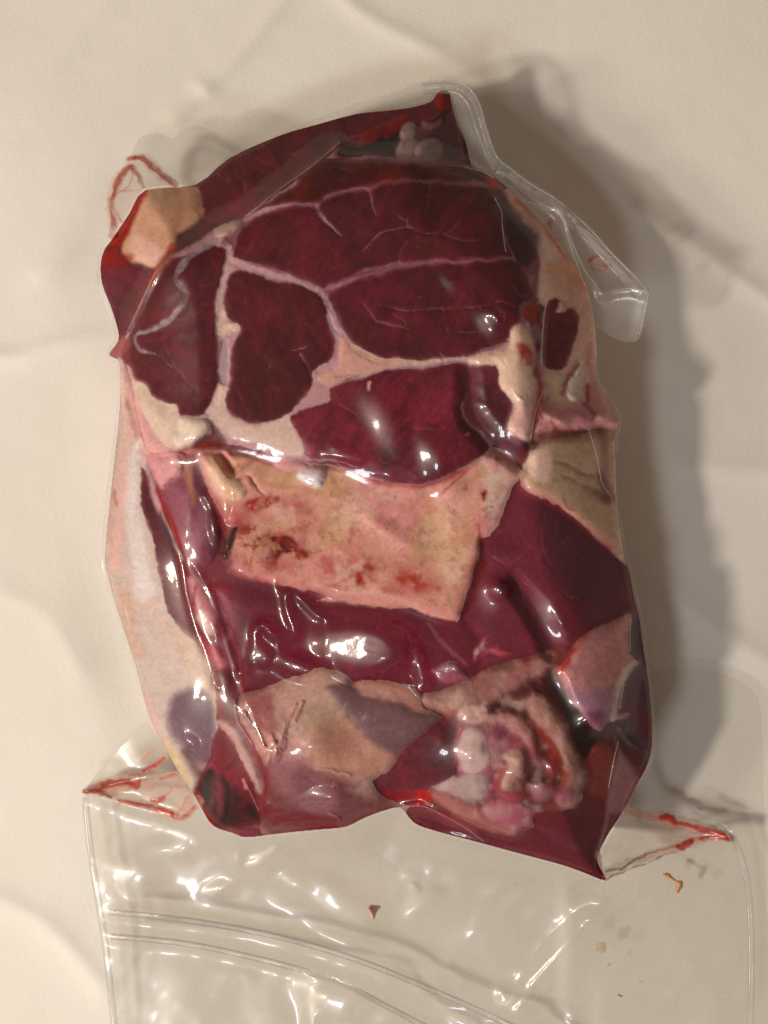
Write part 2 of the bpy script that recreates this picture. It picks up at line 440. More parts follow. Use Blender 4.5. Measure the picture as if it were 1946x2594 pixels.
for s, ww in (('A 960,700 990,760 1010,830', [2, 4, 3]), ('A 1050,780 1110,770 1150,735', [3, 4, 3]), ('A 1280,580 1310,550 1340,530', [3, 4, 2]), ('A 1060,590 1170,650 1220,700', [1, 2, 1]), ('A 930,660 950,720 940,760', [1, 2, 1]),
              ('B 395,320 410,300 420,330', [2, 3, 1]), ('B 100,400 110,470', [1, 1])):
    seam(s, ww, (150, 70, 72), 2.5, .7, .1)
paint(G.line('A 1190,560 1210,640 1240,740', [5, 7, 4]), (60, 16, 20), 8, .6)
blob('B 250,500 300,430 400,380 520,330 560,350 520,400 470,440 350,500 260,540', (120, 26, 28), 4, .9, .8)
blob('B 200,520 330,500 470,450 520,440 500,560 400,560 300,550 200,560', (30, 18, 14), 5, .95, -2.0)
blob('B 520,400 580,380 600,460 590,590 480,580 500,500', (150, 122, 108), 4, .8, .8)
blob('B 600,520 680,470 760,500 740,600 610,600', (150, 122, 112), 5, .8, 1.2)
blob('B 640,370 700,390 760,350 740,410 650,420', (140, 88, 82), 4, .7, .4)
blob('B 600,400 740,420 840,300 890,600 740,610 760,500 680,460 600,500', (96, 56, 56), 6, .6)
blob('B 720,230 750,190 800,190 830,290 770,320 730,280', (120, 24, 24), 4, .8, 1.0)
paint(G.line('B 830,300 860,420 890,600', [4, 5, 4]), (140, 80, 84), 4, .6)

# --- front slice: muscles between seams of fat
sl = (lab == keys.index('slice'))
C[sl] *= (1 + 0.10 * n_mid[sl])[:, None]
paint(G.poly('A 850,1150 930,1000 1300,850 B -100,700 200,600 700,610 1080,700 1180,900 1330,1080 1330,1500 1150,1659 E 1000,180 800,240 400,250 100,140 B 60,1500 A 1450,1390 1200,1290 930,1190'), (134, 78, 82), 6)
paint(G.poly('D 200,390 280,410 330,470 430,520 470,560 490,620 560,600 650,620 672,660 640,720 560,780 480,810 400,780 330,700 250,560 210,450'), (206, 174, 144), 5)
paint(G.poly('D 640,580 690,520 720,430 775,430 760,520 770,590 850,640 960,665 1050,630 1140,600 1170,690 1220,760 1220,840 1100,830 1000,780 850,750 750,700 690,630'), (212, 176, 150), 5)
muscle('A 455,1330 540,1215 640,1170 740,1140 760,1110 850,1130 885,1160 880,1250 850,1370 830,1500 830,1659 D 715,130 715,260 718,400 690,490 655,560 620,600 500,610 470,535 400,520 320,480 285,412 205,370 195,300 140,255 190,90 A 310,1620 380,1480', (84, 26, 34))
r = muscle('B -100,700 40,600 130,590 400,610 700,640 860,655 1040,705 1060,745 860,725 680,735 500,728 340,765 200,775 60,820 A 1460,850 1420,868 1280,858 1100,900 1010,950 1180,825 1320,740', (76, 24, 26), .5)
paint(r, (104, 34, 18), 8, .6, 8, pos(n_mid, 0, .4))
muscle('A 935,1140 960,1060 1020,980 1150,910 1300,880 1420,900 1450,870 B 60,840 150,805 320,785 450,740 620,740 700,745 1050,770 1090,830 1110,960 1140,1090 1185,1180 1150,1192 900,1206 700,1210 500,1238 330,1276 150,1336 60,1366 A 1450,1365 1300,1300 1100,1235 960,1198 925,1185', (86, 26, 34))
muscle('B 1085,775 1150,840 1200,950 1290,1030 1330,1080 1325,1180 1290,1235 1240,1250 1195,1190 1150,1090 1115,960', (54, 16, 22), .5)
muscle('B 80,1420 180,1350 350,1296 500,1256 750,1222 900,1226 1180,1204 1240,1270 1275,1330 1290,1440 1230,1480 1225,1560 1200,1620 1150,1680 E 1040,150 960,170 880,200 800,240 600,258 400,256 250,240 170,200 100,165 50,90 10,10 B 150,1590 100,1490', (82, 24, 34))
muscle('A 930,1280 1000,1270 1100,1310 1300,1355 1420,1400 1470,1460 1500,1560 1560,1659 D 1395,80 1420,160 1400,250 1320,310 1285,350 1265,440 1150,575 1040,625 940,650 860,625 790,585 765,510 785,400 800,200 840,110 845,60 800,30 770,10 A 900,1560 862,1460 880,1350', (84, 26, 32))
muscle('D 1400,430 1480,385 1560,360 E -20,372 130,385 300,330 600,306 800,284 826,400 770,500 770,600 850,700 930,790 850,858 700,945 550,1005 350,1005 150,945 0,880 D 1560,905 1420,868 1290,855 1235,825 1225,750 1180,680 1145,612 1250,565 1375,520 1390,460', (108, 36, 48), 1.2)
muscle('E 826,292 960,302 985,400 1012,470 1060,540 1052,640 1036,700 1095,742 1160,775 1150,860 1110,885 1000,805 900,722 800,622 768,520 815,400', (92, 32, 46), .8)
# crevice between the two lowest muscles, sunk and its shade painted in
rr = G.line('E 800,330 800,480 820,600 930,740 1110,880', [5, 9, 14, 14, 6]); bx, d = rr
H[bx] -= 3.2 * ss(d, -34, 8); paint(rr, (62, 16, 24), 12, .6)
# seams
seam('A 820,1090 740,1130 660,1190 600,1260 570,1310 610,1370 640,1430 600,1500 530,1570 440,1620 350,1650', [11, 10, 9, 9, 6, 7, 7, 6, 8, 5, 3], (150, 128, 124), 2.5)
seam('D 400,30 300,90 225,110 230,180 260,220 350,228', [7, 6, 4, 4, 4, 2], (150, 126, 122), 2)
seam('D 270,215 330,225 400,265 460,320', [2, 2, 3, 1], (150, 110, 114), 1.5, .7)
seam('D 395,180 440,240 450,270 480,330 600,470', [1, 2, 2, 2, .6], (140, 92, 98), 1.5, .7)
seam('D 250,160 320,155 400,150', [1, 1, .5], (150, 100, 100), 1.5, .6)
seam('D 1160,210 1230,200 1245,185', [2, 2, 1], (196, 140, 132), 1.3); seam('D 1210,230 1260,300 1280,400', [4, 4, 5], (182, 128, 124), 2)
seam('D 1320,330 1400,290 1430,260 1445,180 1400,60 1370,0', [6, 6, 4, 4, 4, 5], (186, 140, 140), 2)
seam('A 930,1230 1100,1280 1300,1330 1430,1390 1490,1480 1530,1580 1580,1650', [7, 7, 7, 8, 9, 7, 7], (186, 146, 140), 2.5)
seam('A 1450,1390 1550,1360 1659,1320', [6, 5, 4], (176, 120, 122), 2.5)
seam('B 60,1375 200,1310 330,1260 520,1230 700,1208 900,1214 1180,1195', [6, 5, 5, 4, 3.4, 3, 2.6], (150, 84, 94), 3)
seam('B 280,1150 350,1080 420,1040 550,1010 640,1050 740,1045 860,1080 960,1085 1050,1060', [2, 3, 3, 3, 1.5, 5, 3, 1, 1], (164, 104, 116), 2.2, .85)
seam('B 480,930 530,970 555,960 545,1010', [1, 2, 2, 3], (182, 116, 120), 1.4, .8)
seam('B 855,950 840,990 800,1030 770,1045', [1, 2, 2, 2], (170, 104, 110), 1.5, .8)
seam('B 640,745 685,755 670,850 660,930', [5, 4, 2, .8], (176, 112, 116), 1.6, .85)
seam('B 300,780 325,820 350,900 365,940', [4, 3, 2, 1], (180, 112, 118), 1.5, .85)
seam('B 0,900 40,960 90,1010 160,1060', [6, 4, 3, 1.5], (162, 112, 120), 2, .85)
seam('A 1420,880 1440,920 1480,980 1560,1050', [5, 5, 4, 1.5], (160, 110, 120), 2, .85)
seam('A 1000,985 1150,908 1300,872 1420,886', [3, 3, 3, 4], (166, 96, 106), 2.2, .8)
seam('B 500,1230 510,1150 545,1090', [2, 2, 1], (140, 80, 88), 2, .6)
seam('B 50,850 150,795 320,775 450,732 620,730 690,740', [3, 2, 3, 1.6, 2, 5], (156, 92, 96), 2, .7)
seam('B 1070,820 1110,930 1135,1060 1155,1110', [1, 1, 1, .8], (170, 120, 110), 1, .6)
seam('B 370,1470 540,1505 700,1498 850,1500 1000,1480 1120,1462 1200,1490 1270,1470', [1, 3, 3, 2, 2, 2, 3, 2], (158, 98, 108), 2, .85)
seam('B 280,1470 340,1530 370,1580 500,1600 560,1620', [1, 2, 3, 3, 1], (158, 104, 116), 1.8, .8)
seam('B 450,1530 520,1560 540,1590', [.6, 2, 2], (164, 92, 100), 1.6, .7)
seam('B 850,1640 950,1640 1010,1628', [1, 2, 1], (182, 110, 108), 1.5, .7)
seam('B 1170,1350 1210,1410 1265,1430', [1, 3, 4], (168, 96, 100), 2, .8)
seam('D 905,570 900,600 890,620', [1, 1, 1], (150, 90, 90), 1, .6); seam('D 1440,530 1500,560 1560,600', [1.4, 2, 1], (170, 92, 90), 1.6, .7)
seam('D 720,420 700,520 660,580', [5, 8, 8], (206, 160, 146), 4, .8)
seam('A 905,1170 880,1300 850,1400 835,1500 845,1640', [9, 8, 9, 9, 12], (196, 156, 142), 3)
seam('D 740,0 745,100', [12, 14], (206, 170, 140), 3); seam('D 750,170 752,300 745,380', [8, 13, 8], (150, 142, 136), 3, .9, .6)
seam('D 770,50 820,70', [4, 11], (214, 182, 146), 2, 1, -.4)
seam('A 850,1030 900,1020 950,990', [14, 15, 11], (196, 172, 138), 5, .9, -.6); seam('A 870,1100 900,1130', [7, 8], (206, 176, 146), 3, .9, -.4)
# fatty wedge between the middle muscles
blob('D 1435,300 1440,180 1470,150 1560,205 1659,240 E 120,185 250,250 400,275 300,320 130,350 0,350 D 1600,360 1480,370 1400,415 1310,400 1340,340', (206, 148, 124), 5, .9, .3, 8)
seam('E 100,190 250,262 400,278 600,272 760,262', [6, 7, 7, 5, 2], (206, 170, 128), 4, .8)
seam('E 150,385 170,350 300,325 450,305 650,282 780,258', [4, 6, 4, 4, 3, 2], (172, 146, 142), 2.5)
seam('E 500,235 560,262', [1, 3], (160, 120, 122), 2, .7); seam('E 620,230 650,262', [1, 4], (160, 120, 122), 2, .7)
blob('E 190,400 215,400 205,440 195,440', (214, 152, 122), 1.5, .9, .3)
for s, ww in (('E 690,460 720,540 730,590', [1, 2, 1]), ('E 100,570 140,610 160,640', [1.5, 2, 1]), ('E 230,800 270,860 300,880 370,860', [1, 1.5, 2, 1]), ('E 430,680 560,680 680,685', [.6, 1.6, .6]), ('E 400,700 450,650 500,630', [1, 1, .6]), ('E 700,700 740,760 735,790', [1, 1, 1])):
    seam(s, ww, (176, 96, 100), 1.6, .65, .1)
blob('E 790,700 800,690 800,720 775,715', (186, 100, 104), 2, .8)
# pale fat on the slice's right
blob('E 1050,90 1100,45 1145,80 1182,170 1200,300 1200,420 1172,520 1172,745 1100,735 1040,702 1050,620 1082,560 1022,470 982,400 968,300 900,296 810,285 800,255 830,245 930,215 1040,185', (216, 176, 140), 4, 1, 1.6, 12, 'fat')
paint(G.poly('E 1080,560 1170,520 1172,745 1040,700'), (214, 160, 146), 12, .7)
blob('E 1085,160 1170,190 1190,290 1160,310 1110,250', (168, 36, 44), 7, .85)
seam('E 1120,260 1140,235 1165,260 1150,295 1125,285 1120,260', 1.6, (206, 160, 140), 1.2); blob('E 1130,250 1155,250 1150,285 1130,280', (196, 110, 100), 2, .8, .5)
blob('E 1060,440 1130,500 1140,480 1120,520 1080,500', (228, 206, 176), 4, .8, 1.2); seam('E 1000,260 1010,290', 2, (130, 30, 30), 1.5)
paint(G.line('E 1205,330 1230,420 1220,520 1190,620 1180,760', [7, 9, 9, 8, 5]), (156, 44, 40), 7, .85)
paint(G.line('E 1200,60 1210,250 1200,360', [5, 7, 6]), (120, 60, 64), 6, .8)
# loose cream lump
blob('D 480,620 520,600 600,610 650,620 672,655 640,720 600,770 520,800 460,790 440,730 470,690', (214, 186, 156), 4, 1, 2.0, 8, 'fat')
bump(*pt('D 340,600')[0], 26, 30, 2.2); bump(*pt('D 260,520')[0], 20, 22, 1.5)
blob('D 560,770 680,700 720,760 820,800 900,830 700,800 600,810', (96, 26, 28), 8, .9, -1.2)
blob('D 680,640 720,680 780,760 740,790 680,720', (78, 34, 40), 5, .8, -.8)
paint(G.line('D 480,815 560,790 640,780', [4, 6, 5]), (160, 70, 36), 5, .7)
paint(G.line('D 200,500 240,680 300,800 400,850', [12, 16, 20, 20]), (214, 150, 132), 12, .8)

# --- rim of the slice on the right, curling down
paint(G.poly('C 620,230 700,260 760,360 700,420 680,560 620,600 640,420'), (226, 188, 164), 8, .8)
paint(G.line('C 700,420 800,420 880,500', [16, 22, 20]), (214, 156, 112), 14, .8)
paint(G.line('C 500,20 620,120 690,220 770,330 860,440 930,560', [8, 8, 7, 6, 5, 4]), (196, 104, 66), 7, .9)
blob('B 1030,690 1090,700 1090,770 1040,760', (176, 34, 20), 5, .95)
muscle('C 680,620 740,600 800,640 860,700 862,820 820,940 770,1030 720,1040 650,1010 650,850 665,700', (104, 34, 46), 1.0)
blob('C 740,690 760,620 790,630 830,640 800,660 770,690', (220, 170, 150), 2, .9, .6)
blob('C 600,650 655,650 645,760 640,900 615,930 570,740', (74, 24, 28), 4, .9, -2.0)
blob('C 530,700 575,650 640,640 620,700 625,770 560,740', (150, 52, 28), 4, .85)
blob('C 570,790 620,760 640,820 620,880 580,860', (150, 110, 110), 4, .7)
blob('C 790,1150 850,1030 900,960 905,1080 880,1200 840,1220 800,1200', (206, 184, 156), 6, .95, 1.6, 10, 'fat')
paint(G.line('C 860,1000 800,1080 780,1180', [7, 8, 7]), (140, 56, 60), 7, .8)
blob('C 660,1050 720,1050 780,1060 750,1150 700,1200 670,1120', (206, 172, 132), 6, .9, 1)
paint(G.line('C 925,1130 930,1180 925,1240', [7, 8, 6]), (140, 24, 34), 5, .9)
paint(G.line('C 940,880 920,980 960,1080 970,1200', [8, 10, 10, 14]), (196, 116, 106), 9, .75)
blob('C 640,1230 760,1260 880,1260 1000,1200 1110,1340 1100,1390 900,1400 700,1430 600,1470 610,1340', (196, 122, 118), 8, .85, 1.5)
for x, y, a, c in ((760, 1340, 2.0, (218, 160, 132)), (830, 1290, 1.4, (188, 104, 112)), (690, 1310, 1.5, (214, 168, 152)), (900, 1320, 1.2, (170, 92, 110)), (1010, 1320, 1.8, (206, 150, 136)), (870, 1220, 1.2, (196, 130, 130))):
    p = pt('C %d,%d' % (x, y))[0]; bump(p[0], p[1], 17, 13, a)
    paint(G.line(np.array([p, p + (8, 2)]), 9), c, 9, .8)
for s in ('C 640,1440 720,1410 800,1400 900,1395', 'C 700,1350 730,1390', 'C 900,1230 960,1300 950,1340', 'C 620,1250 640,1330'):
    paint(G.line(s, 4), (120, 24, 36), 5, .8)
rr = G.line('C 590,1475 700,1428 880,1408 1100,1400', 5); H[rr[0]] -= 3 * ss(rr[1], -20, 5)

# --- fat slab
fs = SDF['fatslab']; m = lab == keys.index('fatslab')
def only(key, r):
    bx, d = r; return bx, np.where(lab[bx] == keys.index(key), d, -50)
paint(only('fatslab', G.poly('D 600,840 900,900 1200,1040 1400,1070 1330,1300 1300,1500 1500,1560 1659,1500 1659,950 1300,900 900,830')), (202, 156, 104), 34, .75)
paint(only('fatslab', G.poly('D 780,1150 1100,1050 1300,1150 1250,1350 1150,1560 900,1600 780,1500')), (166, 62, 56), 30, .8, 0, .6 + .9 * n_mid)
paint(only('fatslab', G.poly('E 50,1020 400,1060 700,1180 560,1400 300,1250 100,1150')), (216, 150, 132), 24, .8)
paint(only('fatslab', G.poly('E 560,1150 760,1200 850,1300 840,1500 700,1600 560,1500 450,1380')), (212, 166, 118), 26, .8)
paint(only('fatslab', G.poly('E 870,870 960,810 1110,935 1030,1100 990,1230 930,1300 900,1200 900,1000')), (206, 172, 148), 16, .9)
paint(only('fatslab', G.poly('E 0,1420 300,1450 520,1500 600,1659 0,1659')), (172, 66, 56), 30, .85, 0, .6 + 1.0 * n_mid)
bx, d = only('fatslab', G.poly('D 780,1040 1659,1040 E 600,1100 800,1400 760,1640 D 1659,1659 900,1600 760,1450'))
k = (ss(d, 0, 30) * pos(n_hair[bx], .35, .8) * pos(fbm(X, Y, 80, 2, 91)[bx], -.2, .3))[..., None] * .55
C[bx] += (tone((150, 44, 40)) - C[bx]) * k
for s, c, a in (('D 960,1340 1060,1300 1170,1330 1200,1400 1100,1440 1040,1500 980,1470', (112, 20, 26), .95), ('D 1150,1350 1240,1400 1280,1460 1200,1440', (124, 34, 32), .8), ('D 860,1130 960,1090 1080,1080 1060,1130 940,1180', (150, 40, 40), .7),
                ('D 1330,1450 1390,1440 1420,1500 1360,1540', (150, 40, 24), .8), ('D 1460,1530 1560,1490 1600,1570 1540,1620', (150, 44, 28), .8), ('G 30,70 80,60 110,110 60,120', (150, 40, 26), .8), ('G 230,120 300,130 290,190 240,190', (160, 40, 30), .7),
                ('G 480,150 560,140 640,120 620,170 520,180', (164, 36, 34), .75), ('E 870,1060 915,1050 900,1110 880,1100', (130, 20, 34), .9), ('D 800,1200 900,1180 920,1260 830,1320', (158, 60, 58), .7)):
    paint(only('fatslab', G.poly(s)), c, 7, a, 0, .6 + .7 * pos(n_fine, -.3, .4))
for i in range(70):                                   # fine red vessels
    rs = np.random.RandomState(500 + i)
    x = rs.uniform(620, 1180); y = rs.uniform(1330, 1550); a = rs.uniform(0, 6.3); L = rs.uniform(6, 22)
    q = np.array([(x, y), (x + L * math.cos(a), y + L * math.sin(a)), (x + 1.8 * L * math.cos(a + .5), y + 1.8 * L * math.sin(a + .5))])
    paint(only('fatslab', G.line(q, [.4, 1.1, .3], 8)), (150, 40, 38), 1.6, .55)
for i in range(26):                                   # tiny bubbles of fat
    rs = np.random.RandomState(900 + i); x = rs.uniform(630, 780); y = rs.uniform(1240, 1480)
    q = np.array([(x, y), (x + 1, y)]); r = only('fatslab', G.line(q, rs.uniform(1, 3), 8)); paint(r, (206, 130, 118), 1.5, .7); raise_(r, .4, 2)
fsm = ss(fs, 0, 30) * (lab == keys.index('fatslab'))
for (cc, sc_, sd, lo, hi, aa) in (((208, 122, 112), 90, 131, .0, .4, .6), ((226, 180, 150), 70, 141, .05, .45, .55), ((184, 128, 78), 50, 151, .1, .45, .45), ((164, 62, 52), 26, 161, .25, .6, .5), ((150, 46, 44), 11, 171, .3, .7, .45)):
    k = (fsm * pos(fbm(G.WX, G.WY, sc_, 4, sd, .65), lo, hi))[..., None] * aa
    C += (tone(cc) - C) * k
rust = pos(fbm(G.WX, G.WY, 30, 4, 191, .7) + .5 * n_hair - .25, -.05, .35)
for q_, aa in (('D 820,1180 1000,1260 1250,1380 1330,1470 1250,1560 1000,1500 850,1450 780,1330', .85), ('D 1250,1400 1450,1430 1659,1480 1659,1600 1400,1600 1250,1540 G 240,140 200,200 0,180', .8), ('E 180,1080 420,1150 480,1300 300,1300 200,1200', .35), ('G 450,120 640,110 800,130 820,260 700,300 480,220', .45), ('D 1350,930 1560,960 1500,1200 1330,1250', .3)):
    paint(only('fatslab', G.poly(q_)), (138, 42, 32), 34, aa, 0, rust)
# folds at the slab's upper left
blob('D 590,830 700,830 780,900 800,950 860,1000 900,1050 860,1100 720,1080 650,980', (214, 172, 130), 8, .8, 2.0, 16)
paint(G.line('D 760,870 790,930 830,900', [9, 10, 5]), (160, 80, 50), 8, .8); rr = G.line('D 740,850 800,940', 6); H[rr[0]] -= 2 * ss(rr[1], -14, 4)
seam('D 850,980 880,965 925,975 940,1020 990,1070', [1.5, 2, 2, 2, 1], (126, 26, 24), 1.8, .85, .6)
blob('D 880,990 920,990 940,1040 900,1060 870,1030', (214, 140, 122), 4, .8, .8)
paint(G.line('D 830,950 900,880 960,860', [4, 6, 4]), (150, 90, 60), 6, .7)
blob('D 800,810 900,830 1050,880 1100,920 900,850 800,850', (140, 60, 40), 8, .8, -1)
blob('D 1055,880 1120,850 1230,880 1250,910 1150,925 1080,915', (206, 150, 136), 4, .9, 1.4)
blob('D 1200,930 1280,890 1360,900 1370,970 1320,1030 1240,1010 1200,970', (216, 196, 182), 6, .95, 2.4, 12, 'fat')
paint(G.line('D 960,900 1000,1000 1150,1020 1300,1060', [4, 6, 5, 4]), (182, 128, 82), 9, .6)
seam('E -60,1085 150,1100', [.6, .3], (120, 50, 30), 1, .5, 0); seam('E 0,940 70,960', 1.5, (226, 186, 160), 2, .7, -.3)
paint(G.line('E 150,965 350,1022 550,1025 700,965 800,920', [4, 4, 5, 6, 4]), (176, 66, 58), 6, .8)
paint(G.line('E 640,1080 700,1010 790,940', [1, 3, 2]), (150, 24, 28), 4, .8)
paint(G.line('E 860,1250 868,1340 866,1400', [2, 5, 6]), (140, 34, 40), 6, .8); paint(G.line('E 850,1480 830,1600', 5), (160, 60, 48), 7, .7)
bump(*pt('E 700,1050')[0], 40, 26, 1.6, -.4); bump(*pt('E 300,1280')[0], 70, 20, 1.2, .6)
bump(*pt('E 620,1330')[0], 45, 45, -1.2)
blob('G 0,200 200,240 350,230 560,290 760,385 820,410 700,380 560,330 440,300 300,250 240,310 100,270', (220, 160, 138), 5, .6)
bx_ = fs; band = ss(fs, 0, 6) * (1 - ss(fs, 8, 34)) * (lab == keys.index('fatslab')) * np.clip(.7 + 1.0 * n_mid, 0, 1)
C += (tone((196, 104, 100)) - C) * (band * .6)[..., None]
# a green sprig of herb is its own thing; leave its bed dark
blob('D 740,1450 770,1300 820,1270 830,1300 800,1400 770,1470', (90, 34, 34), 6, .8, -.8)

for key_, lst in (('membrane', (((150, 92, 84), 80, 231, .05, .45, .55), ((206, 168, 140), 60, 241, .1, .5, .5), ((140, 60, 62), 24, 251, .2, .6, .45), ((120, 80, 92), 50, 261, .2, .5, .4))),
                  ('side', (((206, 158, 124), 90, 331, .1, .5, .4), ((188, 132, 104), 24, 341, .4, .8, .3))), ('beige', (((150, 108, 76), 40, 431, .1, .5, .5), ((206, 170, 134), 50, 441, .1, .5, .4))),
                  ('strip', (((150, 88, 98), 40, 531, .1, .5, .35), ((96, 20, 36), 20, 541, .25, .6, .5))), ('lower', (((126, 52, 66), 60, 631, .1, .5, .5), ((84, 24, 34), 70, 641, .1, .5, .5))),
                  ('rear', (((110, 40, 44), 60, 731, .1, .5, .5), ((56, 16, 18), 50, 741, .1, .5, .5))), ('pinkchunk', (((170, 84, 80), 16, 831, .2, .6, .5),)), ('rim', (((200, 130, 110), 40, 931, .15, .5, .4),))):
    msk = (lab == keys.index(key_)) & ((part == 0) if key_ in ('rear', 'lower') else ((part == 0) | (C[..., 1] > .12)))
    for (cc, sc_, sd, lo, hi, aa) in lst:
        k = (msk * pos(fbm(G.WX, G.WY, sc_, 4, sd, .62), lo, hi))[..., None] * aa
        C += (tone(cc) - C) * k
# --- strip in front of the crease, left
blob('D 290,850 380,840 470,830 500,880 500,950 440,1010 380,1030 330,960', (208, 140, 132), 8, .95, 2.0)
blob('D 400,1020 500,960 540,830 600,850 640,1000 700,1180 740,1300 720,1420 640,1520 540,1500 470,1300', (132, 66, 78), 12, .95, 2.0, 20, 'membrane')
paint(G.line('D 530,900 545,1000 570,1130', [8, 8, 5]), (176, 116, 74), 9, .7)
paint(G.line('D 640,1120 620,1250 600,1350', [10, 16, 16]), (168, 104, 106), 14, .6)
paint(G.line('D 400,1020 440,980 500,900', [2, 2, 2]), (150, 40, 56), 5, .6)
paint(G.line('D 700,1420 800,1400 780,1540 640,1560', 12), (92, 26, 34), 12, .7, 0, .5 + .6 * n_fine)
paint(G.line('D 345,1030 400,1170 460,1290 490,1390', [3, 7, 9, 6]), (140, 8, 30), 3, .95)
paint(G.line('F 590,60 640,110 660,140', [9, 11, 6]), (110, 6, 24), 5, .9)
paint(G.line('F 680,180 740,300 780,400', [10, 18, 16]), (206, 128, 124), 12, .9); paint(G.line('F 740,380 790,470', [14, 10]), (226, 186, 160), 9, .8)
for s in ('F 740,480 770,500 790,560', 'F 800,540 850,580 860,620', 'F 700,210 690,300', 'F 830,600 850,660', 'F 770,560 800,600'): paint(G.line(s, 4), (122, 20, 36), 4, .8)
paint(G.line('F 760,560 830,650 850,690', [10, 14, 10]), (190, 96, 100), 9, .7)
muscle('F 820,720 920,720 960,880 960,1010 850,1000 830,860', (98, 34, 42), .8)
paint(G.line('F 840,250 880,340 920,450 890,530', [10, 12, 8, 6]), (150, 90, 100), 8, .55); paint(G.line('F 790,180 880,460 960,720', 3), (60, 16, 26), 6, .6)
blob('F 830,1000 930,1030 990,1110 1060,1260 1100,1400 1080,1450 1000,1300 900,1120 850,1060', (186, 140, 122), 6, .9, 1.2, 10, 'fat')
muscle('F 820,1060 900,1110 980,1250 1060,1450 1080,1620 900,1640 860,1500 800,1300', (110, 30, 40), .8)
blob('F 720,1400 780,1290 830,1330 800,1450 760,1560 700,1500', (26, 8, 8), 6, .95, -2)
blob('F 690,1430 740,1480 760,1600 820,1650 720,1600', (130, 8, 10), 6, .9, 0)
blob('F 800,1330 850,1330 880,1500 860,1600 800,1580', (122, 56, 66), 7, .9, 1.4)
blob('F 860,1340 920,1420 920,1560 860,1620 880,1480', (34, 12, 12), 7, .9, -1.2)
paint(G.line('F 1020,1540 1080,1590', 9), (40, 14, 14), 8, .7); paint(G.line('F 990,1370 1000,1420', 4), (196, 120, 110), 3, .7)

# --- side strip, lower plane at left
paint(G.line('D 100,250 150,480 190,600 150,900 130,1200 100,1500', [8, 10, 12, 12, 11, 16]), (208, 160, 136), 12, .85)
paint(G.line('D 110,480 110,620 70,1100 80,1400', [6, 8, 8, 6]), (196, 142, 116), 9, .7); paint(G.line('D 95,1060 100,1130', 4), (160, 84, 74), 5, .7)
paint(G.line('D 240,760 210,900 200,1100 220,1300 280,1659', [6, 12, 16, 20, 24]), (208, 188, 170), 12, .9)
muscle('D 262,905 300,960 330,1090 380,1200 440,1330 500,1520 F 640,150 680,350 725,560 700,545 600,440 540,350 505,220 470,50 D 330,1340 270,1200 255,1050', (88, 30, 42), .8)
paint(G.line('D 310,960 340,1080 370,1180', [4, 8, 5]), (190, 132, 122), 6, .8); paint(G.line('D 370,1180 390,1260 440,1370', [4, 10, 8]), (74, 42, 56), 7, .7)
paint(G.line('F 250,200 300,400 350,600', [8, 20, 18]), (190, 140, 104), 16, .5)
paint(G.line('F 360,380 430,370 510,360', 2), (190, 140, 136), 4, .4); paint(G.line('F 600,560 620,600 610,640', [3, 5, 2]), (190, 124, 84), 7, .7)
paint(G.line('F 560,480 680,620 760,780', [20, 30, 26]), (192, 158, 126), 20, .7)
seam('F 470,660 500,640 520,620', .8, (150, 110, 90), 1, .6); 
blob('F 545,890 620,825 740,820 800,900 812,1050 806,1200 765,1275 700,1262 620,1180 540,1060', (92, 58, 70), 15, .9, 1.6, 18, 'muscle')
paint(G.line('F 530,1140 590,1260 660,1380', [7, 10, 6]), (206, 168, 106), 9, .8)
paint(G.line('F 640,1200 720,1330', [14, 12]), (80, 24, 20), 12, .8)
blob('D 60,235 140,120 190,180 130,260', (150, 62, 66), 5, .9, 0); paint(G.line('F 400,860 440,980 500,1140', 5), (216, 150, 130), 6, .6)

# --- beige chunk, right
paint(only('beige', G.poly('E 1180,800 1240,760 1290,800 1300,950 1260,1000 1160,960 1150,880')), (220, 180, 152), 12, .85)
for s, ww in (('E 1330,870 1400,900 1460,930 1540,960', [3, 5, 4, 5]), ('E 1370,960 1410,970 1460,1000', [2, 4, 2]), ('E 1500,1020 1560,1060 1600,1100', [6, 10, 10])):
    rr = G.line(s, ww); paint(rr, (122, 84, 52), 6, .7, 0, .6 + .6 * pos(n_fine, -.3, .3)); H[rr[0]] -= .2 * ss(rr[1], -6, 3)
paint(only('beige', G.line('E 1120,1030 1300,1120 1450,1220 1659,1390', [16, 16, 18, 20])), (214, 150, 124), 12, .85)
paint(only('beige', G.line('E 1120,1050 1300,1135 1450,1245 1659,1400', [4, 5, 5, 6])), (184, 76, 78), 6, .8, 0, .5 + .6 * n_fine)
paint(only('beige', G.line('E 1360,1090 1400,1150 1440,1170', [2, 4, 2])), (150, 40, 60), 5, .7)
paint(only('beige', G.line('E 1600,700 1620,1000', [10, 14])), (156, 108, 92), 14, .8); paint(only('beige', G.line('E 1590,960 1640,1100', [12, 16])), (112, 42, 44), 12, .85)

